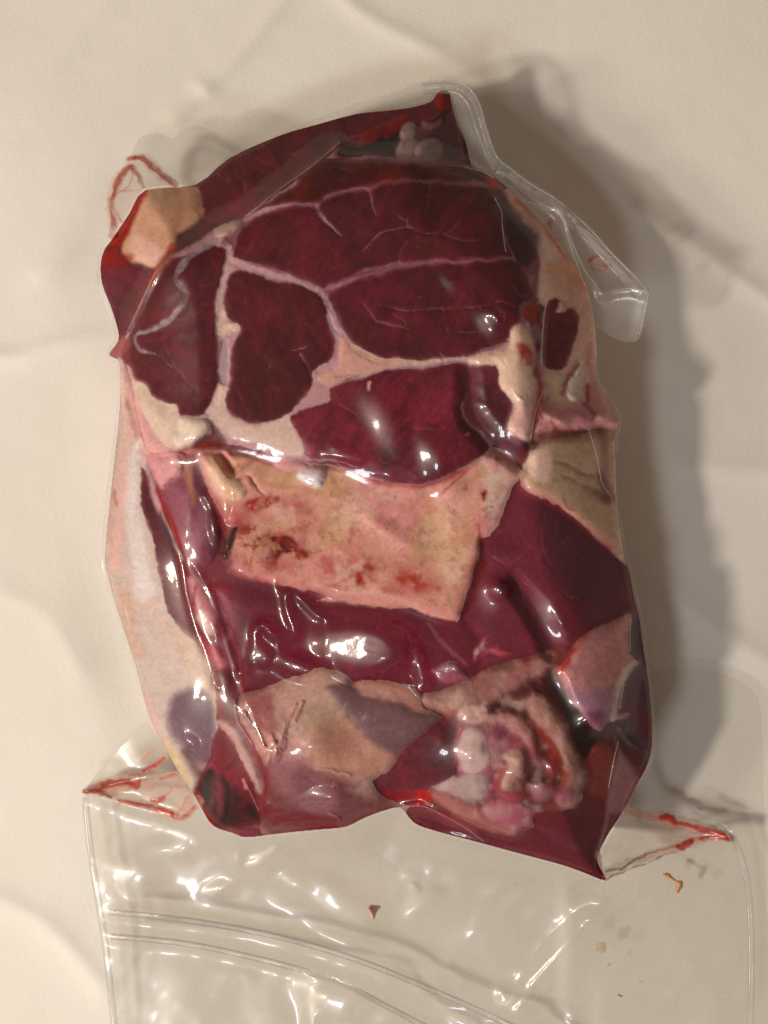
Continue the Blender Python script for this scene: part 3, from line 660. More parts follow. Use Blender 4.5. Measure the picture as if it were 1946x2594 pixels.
# --- lower right muscle
for s, ww, c in (('E 940,1440 1000,1490 1040,1485 1150,1420', [1, 2, 2, 1], (170, 100, 108)), ('E 1250,1180 1240,1380 1330,1560', [1, 2, 2], (140, 92, 104)), ('E 1330,1160 1400,1230 1500,1300', [1, 1, 1], (130, 84, 96)), ('E 1370,1370 1380,1240', [1, 1], (130, 84, 96)),
                 ('G 1230,160 1260,185 1290,195', [2, 3, 1], (200, 120, 116)), ('G 1480,230 1550,270 1659,235', [2, 3, 1.6], (170, 100, 108)), ('G 1060,30 1130,70 1220,30', [1, 1.6, 1], (160, 92, 100)), ('G 1370,540 1440,580', [1, 1], (150, 90, 96))):
    seam(s, ww, c, 2, .6, .15)
paint(G.poly('E 1250,1160 1450,1260 1659,1420 1659,1700 1400,1659 1260,1450'), (88, 40, 54), 24, .7)
paint(G.line('E 870,1340 875,1480 830,1620', [6, 12, 10]), (92, 20, 28), 10, .9); paint(G.line('G 1000,60 960,220 880,360', [10, 12, 8]), (96, 18, 26), 10, .8)
rr = G.line('G 1180,180 1300,330 1400,500 1420,590', [6, 12, 14, 8]); H[rr[0]] -= 3.0 * ss(rr[1], -34, 8); paint(rr, (70, 20, 28), 14, .5)
bump(*pt('G 1110,230')[0], 40, 30, 2.5, .6); bump(*pt('G 1560,350')[0], 60, 70, 3)
blob('G 960,560 1040,490 1020,560 1100,560 1190,610 1080,620 1040,600 950,650', (164, 74, 84), 4, .8, 1.2)
blob('G 970,560 1010,530 1020,560 960,610', (196, 150, 140), 4, .8, .8)

# --- mid muscle
C[lab == keys.index('mid')] *= (1 + 0.2 * n_big + 0.14 * n_mid)[lab == keys.index('mid')][:, None]
paint(only('mid', G.line('F 760,150 850,200 900,350', [20, 26, 20])), (134, 46, 56), 16, .6); paint(G.line('F 900,110 1050,150 1200,185', [5, 7, 3]), (190, 92, 84), 6, .8)
paint(only('mid', G.line('F 920,460 960,700 1000,850', [10, 14, 10])), (96, 20, 30), 12, .7)
blob('G 700,700 800,660 880,700 930,745 850,780 740,770', (150, 80, 88), 6, .8, 1.4); blob('G 730,690 800,660 860,690 800,710', (190, 150, 146), 6, .6, .6)
paint(only('mid', G.line('G 680,420 760,540 900,670', [3, 5, 4])), (150, 90, 96), 6, .5)

# --- membrane covered cut
mm = lab == keys.index('membrane')
C[mm] *= (1 + 0.14 * n_mid[mm] + .08 * n_fine[mm])[:, None]
paint(only('membrane', G.poly('F 1000,880 1160,850 1180,980 1180,1090 1050,1050 980,960')), (148, 72, 70), 12, .8)
paint(only('membrane', G.poly('F 1180,850 1350,760 1480,700 1560,800 1500,900 1250,960')), (190, 146, 118), 20, .8)
paint(only('membrane', G.poly('F 1350,980 1500,900 1659,960 1600,1060 1400,1100')), (182, 152, 120), 20, .8)
paint(only('membrane', G.poly('F 1420,1150 1500,1080 1659,1060 1659,1180 1480,1230')), (172, 92, 66), 18, .75, 0, .7 + .5 * n_mid)
paint(only('membrane', G.poly('G 0,1000 180,980 400,1200 440,1300 300,1330 0,1330')), (186, 130, 100), 22, .7)
paint(only('membrane', G.poly('F 1090,1280 1400,1300 1659,1400 G 200,1420 340,1470 500,1530 300,1640 0,1700 F 1100,1700')), (100, 32, 42), 20, .85)
paint(only('membrane', G.poly('F 1150,1280 1300,1260 1480,1350 1560,1500 1400,1560 1200,1450')), (146, 92, 88), 20, .7)
paint(only('membrane', G.line('F 1100,1560 1300,1600 1500,1640', [12, 18, 20])), (112, 32, 44), 16, .8)
blob('G 55,805 110,790 230,800 290,865 420,885 560,935 650,965 745,1000 610,1130 480,1212 350,1150 260,1060 180,960 90,860', (96, 62, 66), 10, .85, .6, 10, 'muscle')
paint(only('membrane', G.line('G 240,790 400,790 560,830 610,920', [10, 16, 20, 16])), (190, 128, 104), 8, .85); paint(only('membrane', G.line('G 300,880 430,900 600,940', 3)), (150, 66, 66), 6, .6)
for s, ww, c in (('F 1300,920 1240,1060 1220,1180', [3, 4, 5], (170, 96, 92)), ('F 1240,1010 1220,1100 1190,1200', [1, 2, 1], (110, 40, 56)), ('F 1340,900 1300,1010', [2, 3], (176, 110, 98)), ('F 1070,1130 1130,1190 1160,1100 1170,1150', [3, 5, 5, 4], (206, 140, 120)), ('F 1130,1260 1170,1150 1180,1210', [4, 5, 3], (210, 146, 124)),
                 ('F 990,960 1080,1100 1110,1160', [2, 3, 2], (190, 130, 110)), ('F 1200,1200 1190,1240', [8, 8], (130, 34, 50)), ('F 1500,1560 1560,1600', [2, 2], (190, 130, 130)), ('G 0,1300 100,1310 200,1330', [2, 3, 2], (206, 150, 136))):
    rr = seam(s, ww, c, 3, .85, -.7)
for x, y in ((1225, 830), (1185, 942)): paint(G.line(np.array([pt('F %d,%d' % (x, y))[0], pt('F %d,%d' % (x + 3, y))[0]]), 1.0, 6), (50, 40, 20), 1.2, .9)
bump(*pt('F 1420,1130')[0], 60, 60, 3.0); bump(*pt('F 1270,1370')[0], 50, 36, 2.0)

mk = (lab == keys.index('membrane')) * ss(SDF['membrane'], 0, 14)
wis = ridge(G.WX * .9 + G.WY * .5, G.WY * .6 - G.WX * .2, 60, 3, 661)
C += (tone((206, 160, 144)) - C) * (mk * pos(wis, .45, .9) * pos(fbm(X, Y, 90, 2, 671), -.3, .3) * .45)[..., None]
C += (tone((120, 40, 44)) - C) * (mk * pos(ridge(G.WY * .8, G.WX, 44, 3, 681), .5, .9) * pos(fbm(X, Y, 70, 2, 691), 0, .4) * .45)[..., None]
# --- dark muscle beside the tangle, and bottom band
muscle('G 865,1060 830,1040 760,1000 650,1090 500,1222 490,1280 430,1350 445,1430 600,1445 700,1390 840,1340 850,1200', (82, 30, 38), 1.2)
paint(G.line('G 420,1450 560,1465 660,1490', [8, 12, 12]), (130, 26, 34), 9, .9); blob('G 600,1430 700,1440 700,1500 620,1510', (180, 28, 20), 8, .85)
blob('G 700,1440 860,1475 960,1540 1040,1600 1200,1690 1100,1680 960,1640 800,1560', (190, 116, 100), 8, .9, 1.2)
paint(G.line('J 860,260 1000,330 1150,400', [5, 10, 10]), (140, 64, 72), 8, .8)
paint(only('bottom', G.line('J 900,300 1100,420 1400,500 1659,580', 10)), (104, 34, 46), 10, .7)
paint(only('bottom', G.line('J 1500,330 1659,420 1800,500', [4, 8, 6])), (104, 50, 62), 12, .4)
paint(only('bottom', G.poly('H 560,860 700,760 740,900 700,1100 600,1100 540,980')), (124, 56, 48), 14, .8)
paint(only('bottom', G.poly('H 720,980 780,860 870,1000 800,1150 700,1200')), (160, 104, 96), 12, .7)
rr = G.line('H 740,760 780,900 720,1050 680,1300 640,1450', [4, 6, 5, 4, 3]); paint(rr, (150, 104, 100), 6, .6)

# --- pink chunk
pk = lab == keys.index('pinkchunk')
C[pk] *= (1 + 0.10 * n_mid[pk] + .10 * n_fine[pk])[:, None]
paint(only('pinkchunk', G.line('H 480,220 430,300 400,370', [8, 14, 10])), (160, 44, 40), 8, .8); paint(only('pinkchunk', G.line('H 560,140 500,220', 8)), (170, 70, 60), 10, .7)
paint(only('pinkchunk', G.poly('H 430,450 600,470 740,460 740,640 640,700 540,620')), (160, 112, 122), 16, .85)
paint(only('pinkchunk', G.poly('H 560,600 700,600 660,700 600,690')), (112, 44, 66), 12, .8)
paint(G.line('H 860,310 800,350 770,450 750,560 720,640', [8, 7, 7, 7, 6]), (200, 174, 152), 5, .9); paint(G.line('H 740,640 820,620', [5, 4]), (186, 156, 140), 4, .8)
for i in range(30):
    rs = np.random.RandomState(1300 + i); x = rs.uniform(1430, 1580); y = rs.uniform(1600, 1740); a = rs.uniform(0, 6.3); L = rs.uniform(3, 12)
    paint(only('pinkchunk', G.line(np.array([(x, y), (x + L * math.cos(a), y + L * math.sin(a))]), .8, 8)), (150, 56, 58), 2, .5)

# --- edge strip
paint(only('edge', G.line('H 850,40 860,260', 7)), (62, 44, 48), 8, .8); paint(only('edge', G.line('H 900,80 930,260', [3, 3])), (160, 140, 130), 5, .7)
paint(only('edge', G.line('H 800,560 900,620 950,760', [9, 12, 10])), (108, 36, 54), 10, .9); paint(only('edge', G.line('H 760,680 860,790 900,860', [4, 8, 8])), (44, 20, 24), 6, .85)
paint(only('edge', G.line('H 780,750 850,810 920,850', [3, 5, 4])), (140, 110, 108), 5, .7); paint(only('edge', G.line('H 830,920 900,940 870,1000', [9, 12, 8])), (120, 100, 110), 10, .8)
bump(*pt('H 790,700')[0], 12, 14, 2.5); 

# --- tangle of fat and gristle
tk = lab == keys.index('tangle')
n_t = fbm(G.WX, G.WY, 30, 3, 61)
C[tk] *= (1 + .2 * n_t[tk])[:, None]
H[tk] += (.5 * n_t - .5)[tk]
def strand(s, c, up=3.0, rad=11, name='fat', a=.95):
    r = only('tangle', G.poly(s, 24)); paint(r, c, 5, a); raise_(r, up * .32, rad * 1.8); mark(r, name)
    bx, d = r; k = (ss(d, 0, 8) * pos(n_fine[bx], .1, .5) * .3)[..., None]; C[bx] += (tone((136, 52, 50)) - C[bx]) * k
    k = (ss(d, 0, 8) * pos(-n_t[bx], .05, .6) * .35)[..., None]; C[bx] += (tone((220, 172, 140)) - C[bx]) * k
tw = ridge(G.WX + 22 * n_t, G.WY + 22 * n_mid, 44, 3, 901)
C[tk] += ((tone((62, 14, 20)) - C) * (pos(tw, .55, .85) * .6)[..., None])[tk]  # crevice shade painted as dark lines, colour only
blob('G 860,960 1000,900 1060,960 1160,950 1260,1010 1330,1090 1330,1250 1250,1400 1000,1500 860,1350', (158, 76, 84), 8, .9, .8)
strand('G 632,865 740,840 880,770 960,790 960,870 900,960 760,972 655,905', (188, 134, 112), 2.5)
strand('G 950,760 1060,680 1200,655 1330,612 1405,590 1440,640 1380,720 1250,790 1100,870 1020,900 960,860', (172, 106, 94), 2.4)
strand('G 850,960 1000,895 1040,945 1030,1010 900,1030', (222, 176, 152), 2.6)
strand('G 1020,960 1150,950 1250,1005 1320,1100 1290,1180 1230,1120 1140,1060 1040,1040', (192, 122, 110), 3)
strand('G 880,1060 960,1050 1020,1120 1032,1250 985,1315 900,1320 855,1240 868,1120', (214, 176, 160), 3.6, 13)
strand('G 1030,1050 1100,1080 1180,1160 1120,1200 1100,1300 1050,1300 1040,1180', (160, 84, 92), 1)
strand('G 700,1400 860,1340 1000,1330 1040,1400 980,1500 860,1470', (176, 146, 136), 3)
strand('G 1290,850 1350,860 1450,950 1520,1060 1550,1200 1610,1320 1590,1430 1520,1480 1470,1410 1490,1260 1430,1150 1350,1060 1260,930', (188, 130, 108), 3)
strand('G 1130,1215 1200,1195 1250,1240 1240,1320 1190,1370 1170,1430 1120,1430 1130,1350 1160,1290', (222, 168, 140), 4, 9)
strand('G 1280,1390 1350,1370 1400,1420 1390,1490 1310,1500', (176, 112, 112), 3, 8)
strand('G 1400,1410 1470,1400 1560,1450 1550,1530 1450,1520', (180, 96, 104), 2.4, 8)
strand('G 980,1560 1060,1480 1250,1520 1315,1570 1300,1640 1150,1660 1020,1620', (172, 88, 100), 3)
strand('G 1360,1230 1430,1220 1450,1290 1420,1330 1370,1300', (168, 70, 76), 3, 8)
strand('G 1090,1440 1180,1420 1240,1470 1160,1500', (176, 80, 84), 2.4, 8)
for s, ww, c, a in (('G 1350,1060 1420,1150 1450,1250', [6, 12, 8], (168, 48, 30), .7), ('G 1460,1230 1500,1330 1480,1400', [5, 8, 5], (170, 52, 22), .85), ('G 1140,1260 1120,1330 1090,1420', [8, 9, 7], (172, 66, 54), .7),
                    ('G 1300,1060 1340,1180 1400,1240', [5, 9, 6], (80, 14, 16), .8), ('G 1020,960 960,990 900,1000', [2, 4, 2], (170, 70, 66), .7), ('G 790,930 850,960 760,960', [5, 6, 3], (160, 54, 48), .8),
                    ('G 1060,700 1120,690 1180,700', [5, 8, 6], (120, 74, 34), .7), ('G 1240,640 1270,650', [7, 7], (160, 36, 30), .8), ('G 1420,1400 1440,1500', [4, 5], (84, 8, 22), .8), ('G 1180,1380 1260,1440 1260,1480', [4, 6, 4], (100, 16, 24), .8),
                    ('G 1060,1040 1120,1060 1100,1110', [7, 12, 8], (120, 52, 72), .8), ('G 1380,880 1450,1000 1500,1060', [4, 6, 4], (128, 104, 52), .6), ('G 960,800 1000,780', [8, 8], (146, 104, 58), .7)):
    paint(only('tangle', G.line(s, ww)), c, 6, a)
for s, ww, dp in (('G 1310,1360 1350,1320 1370,1340', [8, 13, 8], 5), ('G 1260,1500 1340,1510 1410,1490', [5, 7, 6], 3), ('G 1100,900 1200,850 1300,800 1350,820', [4, 9, 11, 8], 4), ('G 1060,930 1180,920 1270,960', [5, 7, 6], 3), ('G 1270,1190 1290,1290 1260,1380', [5, 7, 7], 3),
                  ('G 1400,760 1440,860 1520,980', [10, 14, 8], 5), ('G 1080,1470 1060,1400 1080,1340', 3, 2)):
    rr = G.line(s, ww); paint(rr, (60, 14, 20), 11, .75); H[rr[0]] -= dp * .35 * ss(rr[1], -14, 4)  # shade between strands painted in, besides the sunken relief
rr = G.poly('H 470,540 560,650 640,715 700,670 640,760 600,830 530,870 490,780 460,640'); paint(rr, (40, 9, 12), 10, .95); H[rr[0]] -= 4 * ss(rr[1], -10, 20)  # the hole's darkness is painted into the colour too
rr = G.line('H 380,360 430,480 480,580', [6, 10, 8]); paint(rr, (40, 20, 20), 8, .8); H[rr[0]] -= 3 * ss(rr[1], -14, 4)

tw2 = ridge(G.WX + 18 * n_t, G.WY + 26 * n_mid, 38, 3, 911)
C[tk] += ((tone((84, 18, 26)) - C) * (pos(tw2, .55, .95) * pos(n_big, -.3, .3) * .4)[..., None])[tk]
C[tk] += ((tone((222, 180, 152)) - C) * (pos(fbm(G.WX, G.WY, 26, 3, 921), .15, .5) * .45)[..., None])[tk]
# tiny flecks of sinew in the muscles
for i in range(90):
    rs = np.random.RandomState(2000 + i); x = rs.uniform(340, 1560); y = rs.uniform(300, 2100)
    a = rs.uniform(0, 6.3); L = rs.uniform(3, 11)
    q = np.array([(x, y), (x + L * math.cos(a), y + L * math.sin(a)), (x + 1.6 * L * math.cos(a + .7), y + 1.6 * L * math.sin(a + .7))])
    bx, d = G.line(q, [.4, 1.0, .3], 8); dark = C[bx][..., 0] < .16
    k = (ss(d, -1.5, 1.5) * .4 * dark)[..., None]; C[bx] += (tone((176, 100, 100)) - C[bx]) * k

def dabs(s_, c, soft, a): paint(G.poly(s_), c, soft, a, 0, np.clip(.8 + 1.1 * n_mid + .6 * n_fine, 0, 1))
dabs('F 690,1420 760,1300 840,1330 900,1420 960,1400 1080,1560 1100,1640 860,1650 740,1620', (34, 8, 8), 12, .85)
paint(G.line('F 700,1420 740,1520 800,1620', [6, 9, 8]), (132, 12, 10), 8, .7); paint(G.line('F 840,1380 860,1480 850,1560', [6, 9, 6]), (120, 50, 58), 8, .7)
dabs('G 1180,1280 1400,1240 1460,1400 1320,1520 1160,1460', (84, 20, 28), 20, .5)
eg = np.zeros(X.shape, np.float32)
eg[:, 1:] += (lab[:, 1:] != lab[:, :-1]); eg[1:, :] += (lab[1:, :] != lab[:-1, :])
eg2 = np.zeros(X.shape, np.float32)
eg2[:, 1:] += (part[:, 1:] != part[:, :-1]); eg2[1:, :] += (part[1:, :] != part[:-1, :])
e1 = np.clip(blur(np.clip(eg, 0, 1), 3) * 7, 0, 1) * pos(fbm(X, Y, 50, 3, 791), -.35, .35)
e1 *= sil > 12
C += (tone((112, 24, 30)) - C) * (e1 * .55)[..., None]
e2 = np.clip(blur(np.clip(eg2, 0, 1), 2) * 5, 0, 1) * pos(fbm(X, Y, 36, 3, 801), 0, .5) * np.isin(lab, [keys.index(q_) for q_ in ('tangle', 'rim', 'strip', 'membrane')])
C += (tone((122, 34, 40)) - C) * (e2 * .5)[..., None]
wl = ridge(G.WX + 20 * n_mid, G.WY * 1.2, 34, 3, 811) * (np.isin(lab, [keys.index(q_) for q_ in ('rear', 'lower', 'bottom', 'mid', 'edge')]))
C += (tone((142, 66, 74)) - C) * (pos(wl, .62, .95) * pos(fbm(X, Y, 80, 2, 821), 0, .4) * .5)[..., None]
H += .06 * n_mid + .03 * n_fine
H = np.maximum(H, 6.0)
H = (H * .35 + blur(H, 1) * .65)
Hm = H / 1000.0
rag = fbm(X, Y, 9, 3, 77, .6)
Cs = np.stack([blur(C[..., i_], 1) for i_ in range(3)], -1)
kk = np.clip(.30 + .9 * n_mid, .05, .75)[..., None]
C = C * (1 - kk) + Cs * kk
lum = C.mean(-1, keepdims=True); redd = ss(C[..., 0] / (C[..., 1] + 1e-4), 3, 6)[..., None]
C = np.clip(lum + (C - lum) * (1 + .16 * redd), .002, 1)
C[..., 1:2] *= (1 - .20 * redd); C[..., 2:3] *= (1 - .22 * redd); C[..., 0:1] *= (1 - .05 * redd)
C *= (1 - .17 * redd); C *= (1 - .13 * (1 - redd)); C[..., 1:2] *= (1 - .07 * (1 - redd))
C[tk] *= .92
gr = fbm(X, Y, 5, 2, 877); C *= (1 + (.12 + .10 * redd[..., 0]) * gr + .12 * n_fine)[..., None]
C[tk] *= .85
Ct = np.stack([blur(C[..., i_], 3) for i_ in range(3)], -1); C[tk] = C[tk] * .5 + Ct[tk] * .5
# colour -> base colour
alb = np.maximum(C / np.array([.78, .66, .56], np.float32), 0.002); mxc = alb.max(-1, keepdims=True); alb = alb * (np.minimum(mxc, .86) / mxc)
alb = np.concatenate([alb, np.ones(X.shape + (1,), np.float32)], -1)

# silhouette: pull the outermost nodes on to the outline
gy, gx = np.gradient(sil, G.p); gl_ = np.hypot(gx, gy) + 1e-6
GX, GY = X.copy(), Y.copy()
o = (sil < 0) & (sil > -3.2)
GX[o] -= (sil * gx / gl_)[o]; GY[o] -= (sil * gy / gl_)[o]
cen = (sil[:-1, :-1] + sil[1:, :-1] + sil[:-1, 1:] + sil[1:, 1:]) / 4
CELL = cen > 0
labc = lab[1:, 1:]; partc = part[1:, 1:]

def islands(m, small=2):
    '''connected regions of a cell mask; crumbs stay with the largest'''
    runs = []; par = []
    def find(a):
        while par[a] != a: par[a] = par[par[a]]; a = par[a]
        return a
    prev = []
    for y in np.nonzero(m.any(1))[0]:
        d = np.diff(np.r_[0, m[y].astype(np.int8), 0]); st = np.nonzero(d == 1)[0]; en = np.nonzero(d == -1)[0]
        cur = []
        for a, b in zip(st, en):
            i = len(runs); runs.append((y, a, b)); par.append(i); cur.append((a, b, i))
        if prev and prev[0][3] == y - 1:
            for a, b, i in cur:
                for a2, b2, j, _ in prev:
                    if a < b2 and a2 < b: par[find(i)] = find(j)
        prev = [(a, b, i, y) for a, b, i in cur]
    gr = {}
    for i, r in enumerate(runs): gr.setdefault(find(i), []).append(r)
    gs = sorted(gr.values(), key=lambda q: -sum(r[2] - r[1] for r in q)); out = []
    for gi, q in enumerate(gs):
        n = sum(r[2] - r[1] for r in q)
        tgt = np.zeros(m.shape, bool) if gi == 0 or n >= small else out[0]
        for y, a, b in q: tgt[y, a:b] = True
        if tgt is not (out[0] if out else None): out.append(tgt)
    return out

def absorb(idm, mask, small):
    '''crumb sized regions join the region next to them'''
    for v in np.unique(idm[mask]):
        m = mask & (idm == v)
        runs = []; par = []
        def find(a):
            while par[a] != a: par[a] = par[par[a]]; a = par[a]
            return a
        prev = []; py = -9
        for y in np.nonzero(m.any(1))[0]:
            d = np.diff(np.r_[0, m[y].astype(np.int8), 0]); st = np.nonzero(d == 1)[0]; en = np.nonzero(d == -1)[0]; cur = []
            for a, b in zip(st, en):
                i = len(runs); runs.append((y, a, b)); par.append(i); cur.append((a, b, i))
            if py == y - 1:
                for a, b, i in cur:
                    for a2, b2, j in prev:
                        if a < b2 and a2 < b: par[find(i)] = find(j)
            prev = cur; py = y
        gr = {}
        for i, r in enumerate(runs): gr.setdefault(find(i), []).append(r)
        for q in gr.values():
            if sum(r[2] - r[1] for r in q) >= small: continue
            cand = []
            for y, a, b in q:
                for xx_ in (a - 1, b):
                    if 0 <= xx_ < m.shape[1] and mask[y, xx_] and idm[y, xx_] != v: cand.append(int(idm[y, xx_]))
            if cand:
                nv = max(set(cand), key=cand.count)
                for y, a, b in q: idm[y, a:b] = nv
comb = labc.astype(np.int32) * 1000 + partc
for _ in range(2): absorb(comb, CELL, 300)
labc = (comb // 1000); partc = comb % 1000
INFO = {
 'rear': ('rear_meat_cut', 'dark red meat cut at the back with a tan fat corner smeared with blood', 'meat'),
 'side': ('side_fat_strip', 'long creamy white fat strip with dark muscle streak down the left side', 'fat strip'),
 'edge': ('dark_edge_strip', 'dark purple meat strip along the right edge beside the pink fat chunk', 'meat'),
 'bottom': ('bottom_meat_cut', 'smooth purple red meat cut at the bottom ending in the pointed right corner', 'meat'),
 'lower': ('lower_right_meat', 'large purple red meat piece right of the peach fat slab with faint white veins', 'meat'),
 'mid': ('shiny_center_meat', 'dark red meat under shiny wrinkled film just below the peach fat slab', 'meat'),
 'strip': ('narrow_pink_meat', 'narrow pink and purple meat strip running down behind the left film crease', 'meat'),
 'membrane': ('membrane_meat_cut', 'pale membrane covered meat with a grey purple patch at the lower left', 'meat'),
 'fatslab': ('peach_fat_slab', 'wide peach coloured fat slab with blood blotches across the middle of the pack', 'fat'),
 'beige': ('beige_fat_chunk', 'beige fat chunk with brown cracks at the right side below the oval muscle', 'fat'),
 'pinkchunk': ('pink_fat_chunk', 'small pink fat chunk with purple tip near the lower right edge', 'fat'),
 'tangle': ('gristle_tangle', 'knotted tangle of pink and orange gristle around a dark hole at lower right', 'gristle'),
 'slice': ('sliced_meat_steak', 'large front steak slice with dark muscles divided by pale fat seams at the top', 'steak'),
 'rim': ('peach_fat_rim', 'curved peach fat rim with a dark oval muscle along the upper right side', 'fat rim'),
}
MUSC = {'rear', 'edge', 'bottom', 'lower', 'mid', 'strip'}
for i, k in enumerate(keys):
    cm = CELL & (labc == i)
    if not cm.any(): continue
    ys, xs = np.nonzero(cm)
    ax, ay = world(np.float32(G.x0 + xs.mean() * G.p), np.float32(G.y0 + ys.mean() * G.p), np.float32(0.004))
    nm, lb, cat = INFO[k]
    th = thing(nm, lb, cat, (float(ax), float(ay), 0.004))
    for pid in np.unique(partc[cm]):
        pm = cm & (partc == pid)
        if pid == 0: pn = 'muscle' if k in MUSC else ('membrane' if k == 'membrane' else 'fat')
        else: pn = PART[int(pid)]
    for pid in np.unique(partc[cm]):
        pm = cm & (partc == pid)
        if pid == 0: pn = 'muscle' if k in MUSC else ('membrane' if k == 'membrane' else 'fat')
        else: pn = PART[int(pid)]
        for im in islands(pm):
            grid_mesh(pn, GX, GY, Hm, im, M_MUSCLE if pn in ('muscle', 'membrane') else M_FAT, th, alb, drop=0.005)

# ------------------------------------------------------------------ the bag
F = Grid(190, 2010, 150, 2790, 4.0)
FX, FY = F.X, F.Y
OUT = pt('''S 300,600 284,560 282,500 300,440 330,398 352,350 400,335 440,352 455,330 500,318 545,335 575,372 600,385 700,338 800,300 900,262 1000,232 1060,208 1120,200 1165,203 1196,222 1220,262 1238,330 1262,392 1300,425 1350,462
 1420,505 1500,575 1570,650 1630,712 1648,742 1642,780 1625,855 1590,868 1545,852 1512,835 1518,900 1520,960 1575,1050 1568,1100 1562,1200 1570,1300 1600,1440 1630,1560 1645,1700 1664,1860 1655,1930 1625,1990 1596,2040 1680,2040 1750,2044
 1810,2070 1860,2118 1892,2200 1906,2300 1910,2420 1908,2600 1902,2780 300,2780 285,2600 262,2400 240,2250 222,2120 212,2004 300,1900 380,1812 355,1760 328,1660 295,1560 266,1470 256,1412 264,1300 280,1160 295,1040 294,930 268,900 288,862 285,825 268,775 247,720 243,669 256,630''')
osd = full(F, F.poly(OUT, 60, False, 2), 60)
silF = full(F, F.poly(SIL, 300, False, 2), 300)
# height of the meat resampled on the film grid
ix = np.clip(((FX - G.x0) / G.p).round().astype(int), 0, G.w - 1); iy = np.clip(((FY - G.y0) / G.p).round().astype(int), 0, G.h - 1)
HF = H[iy, ix].copy(); HF[silF < 0] = 0
# inside: taut film bridging the grooves
def maxf(a, n):
    for ax in (0, 1):
        b = a.copy()
        for k_ in range(-n, n + 1): b = np.maximum(b, np.roll(a, k_, ax))
        a = b
    return a
edgeH = BASE - 2.0
Hin = np.where(silF > 0, HF, edgeH)
taut = np.maximum(blur(Hin, 3), Hin * .0)
taut = np.maximum(taut, Hin + .25)
ext = maxf(Hin, 3)
taut = np.maximum(blur(ext, 4), Hin + .3)
taut = blur(taut, 2)
wI = ss(silF, -4, 40)
Fz = np.maximum(Hin + .3, taut)
# outside: flange on the right top, flap towards the viewer
dout = np.clip(-silF, 0, 400)
yflap = ss(FY, 1780, 2060)
zt = np.where(FY < 1700, 25.0, 6.0)
zt = zt * (1 - yflap) + 3.2 * yflap
zt = np.where((FX < 700) & (FY < 700), 15.0, zt)
Rr = np.where(FY < 1200, 60.0, 40.0)
zo = zt + (edgeH + 1 - zt) * np.exp(-dout / Rr)
zo += 4.0 * np.exp(-(((FX - 1640) / 90) ** 2 + ((FY - 740) / 90) ** 2))
Fz = np.where(silF > 0, Fz, zo)
def fline(s, wd, amp, soft, n=4):
    r = F.line(s, wd, soft * 3 + 10, False, n); bx, d = r
    Fz[bx] += amp * np.exp(-(np.clip(-d, 0, 400) / soft) ** 2)
def fb(x, y, rx, ry, amp, ang=0.0):
    ca, sa = math.cos(ang), math.sin(ang)
    u = ((FX - x) * ca + (FY - y) * sa) / rx; v = (-(FX - x) * sa + (FY - y) * ca) / ry
    global Fz
    Fz = Fz + amp * np.exp(-(u * u + v * v)).astype(np.float32)
# wrinkles over the meat
fline('F 1230,180 1260,360 1300,480 1240,510 1170,480 1110,430 1060,470 1060,600 980,720', 1, 2.2, 12)
fline('F 1240,185 1350,290 1450,380 1560,375', 1, 1.8, 12)
fline('F 1240,185 1400,190 1659,240 G 100,210 180,245 300,225 460,255 560,290 760,370', 1, 2.2, 12)
fline('F 1110,440 1200,560 1240,640 1400,700 1500,660', 1, 2.2, 14)
fline('F 1480,400 1500,520 1490,650', 1, 1.4, 10)
fline('G 470,440 540,460 600,600 630,820', 1, 2.0, 9)
fline('G -40,700 60,680 200,760 400,740 560,780 630,840', 1, 1.2, 8)
fb(*pt('F 1659,530')[0], 70, 46, 2.2, .3)
fline('A 1580,490 1400,640 1200,780 1000,940 850,1000 700,1100 530,1200 440,1330 360,1500 290,1640', 1, 1.8, 7)
fline('D 130,250 180,480 220,680 280,850 340,1000 430,1250 500,1500 F 650,250 700,450 760,600 820,800', 1, .9, 7)
fline('F 700,90 800,260 900,560 980,800 1060,1000 1120,1180', 1, .7, 6)
fline('B 130,560 400,585 860,640 1060,700', 1, 1.4, 7)
fline('C 360,0 405,90 410,180 430,330', 1, .5, 5)
fline('C 680,620 650,850 640,1000', 1, .8, 5)
fline('E 1250,460 1190,600 1170,760', 1, 1.0, 6); fline('E 1520,680 1570,850 1600,1000 1659,1090', 1, 1.4, 7)
fline('D 640,1080 690,1180 700,1300', 1, 1.6, 11); fline('D 790,1060 810,1130 790,1220', 1, 1.5, 9)
fline('E 0,800 150,860', 2, 1.0, 10)
fb(*pt('B 1040,1560')[0], 24, 40, 2.2, -.6)
fb(*pt('F 640,1120')[0], 18, 40, 1.8, -.5)
fline('G 280,1440 340,1500 440,1530 620,1510', 1, 1.5, 7); fline('G 820,690 920,745', 1, 1.2, 6)
fline('J 690,245 830,235 1000,330 1220,470', 2, 1.6, 6)
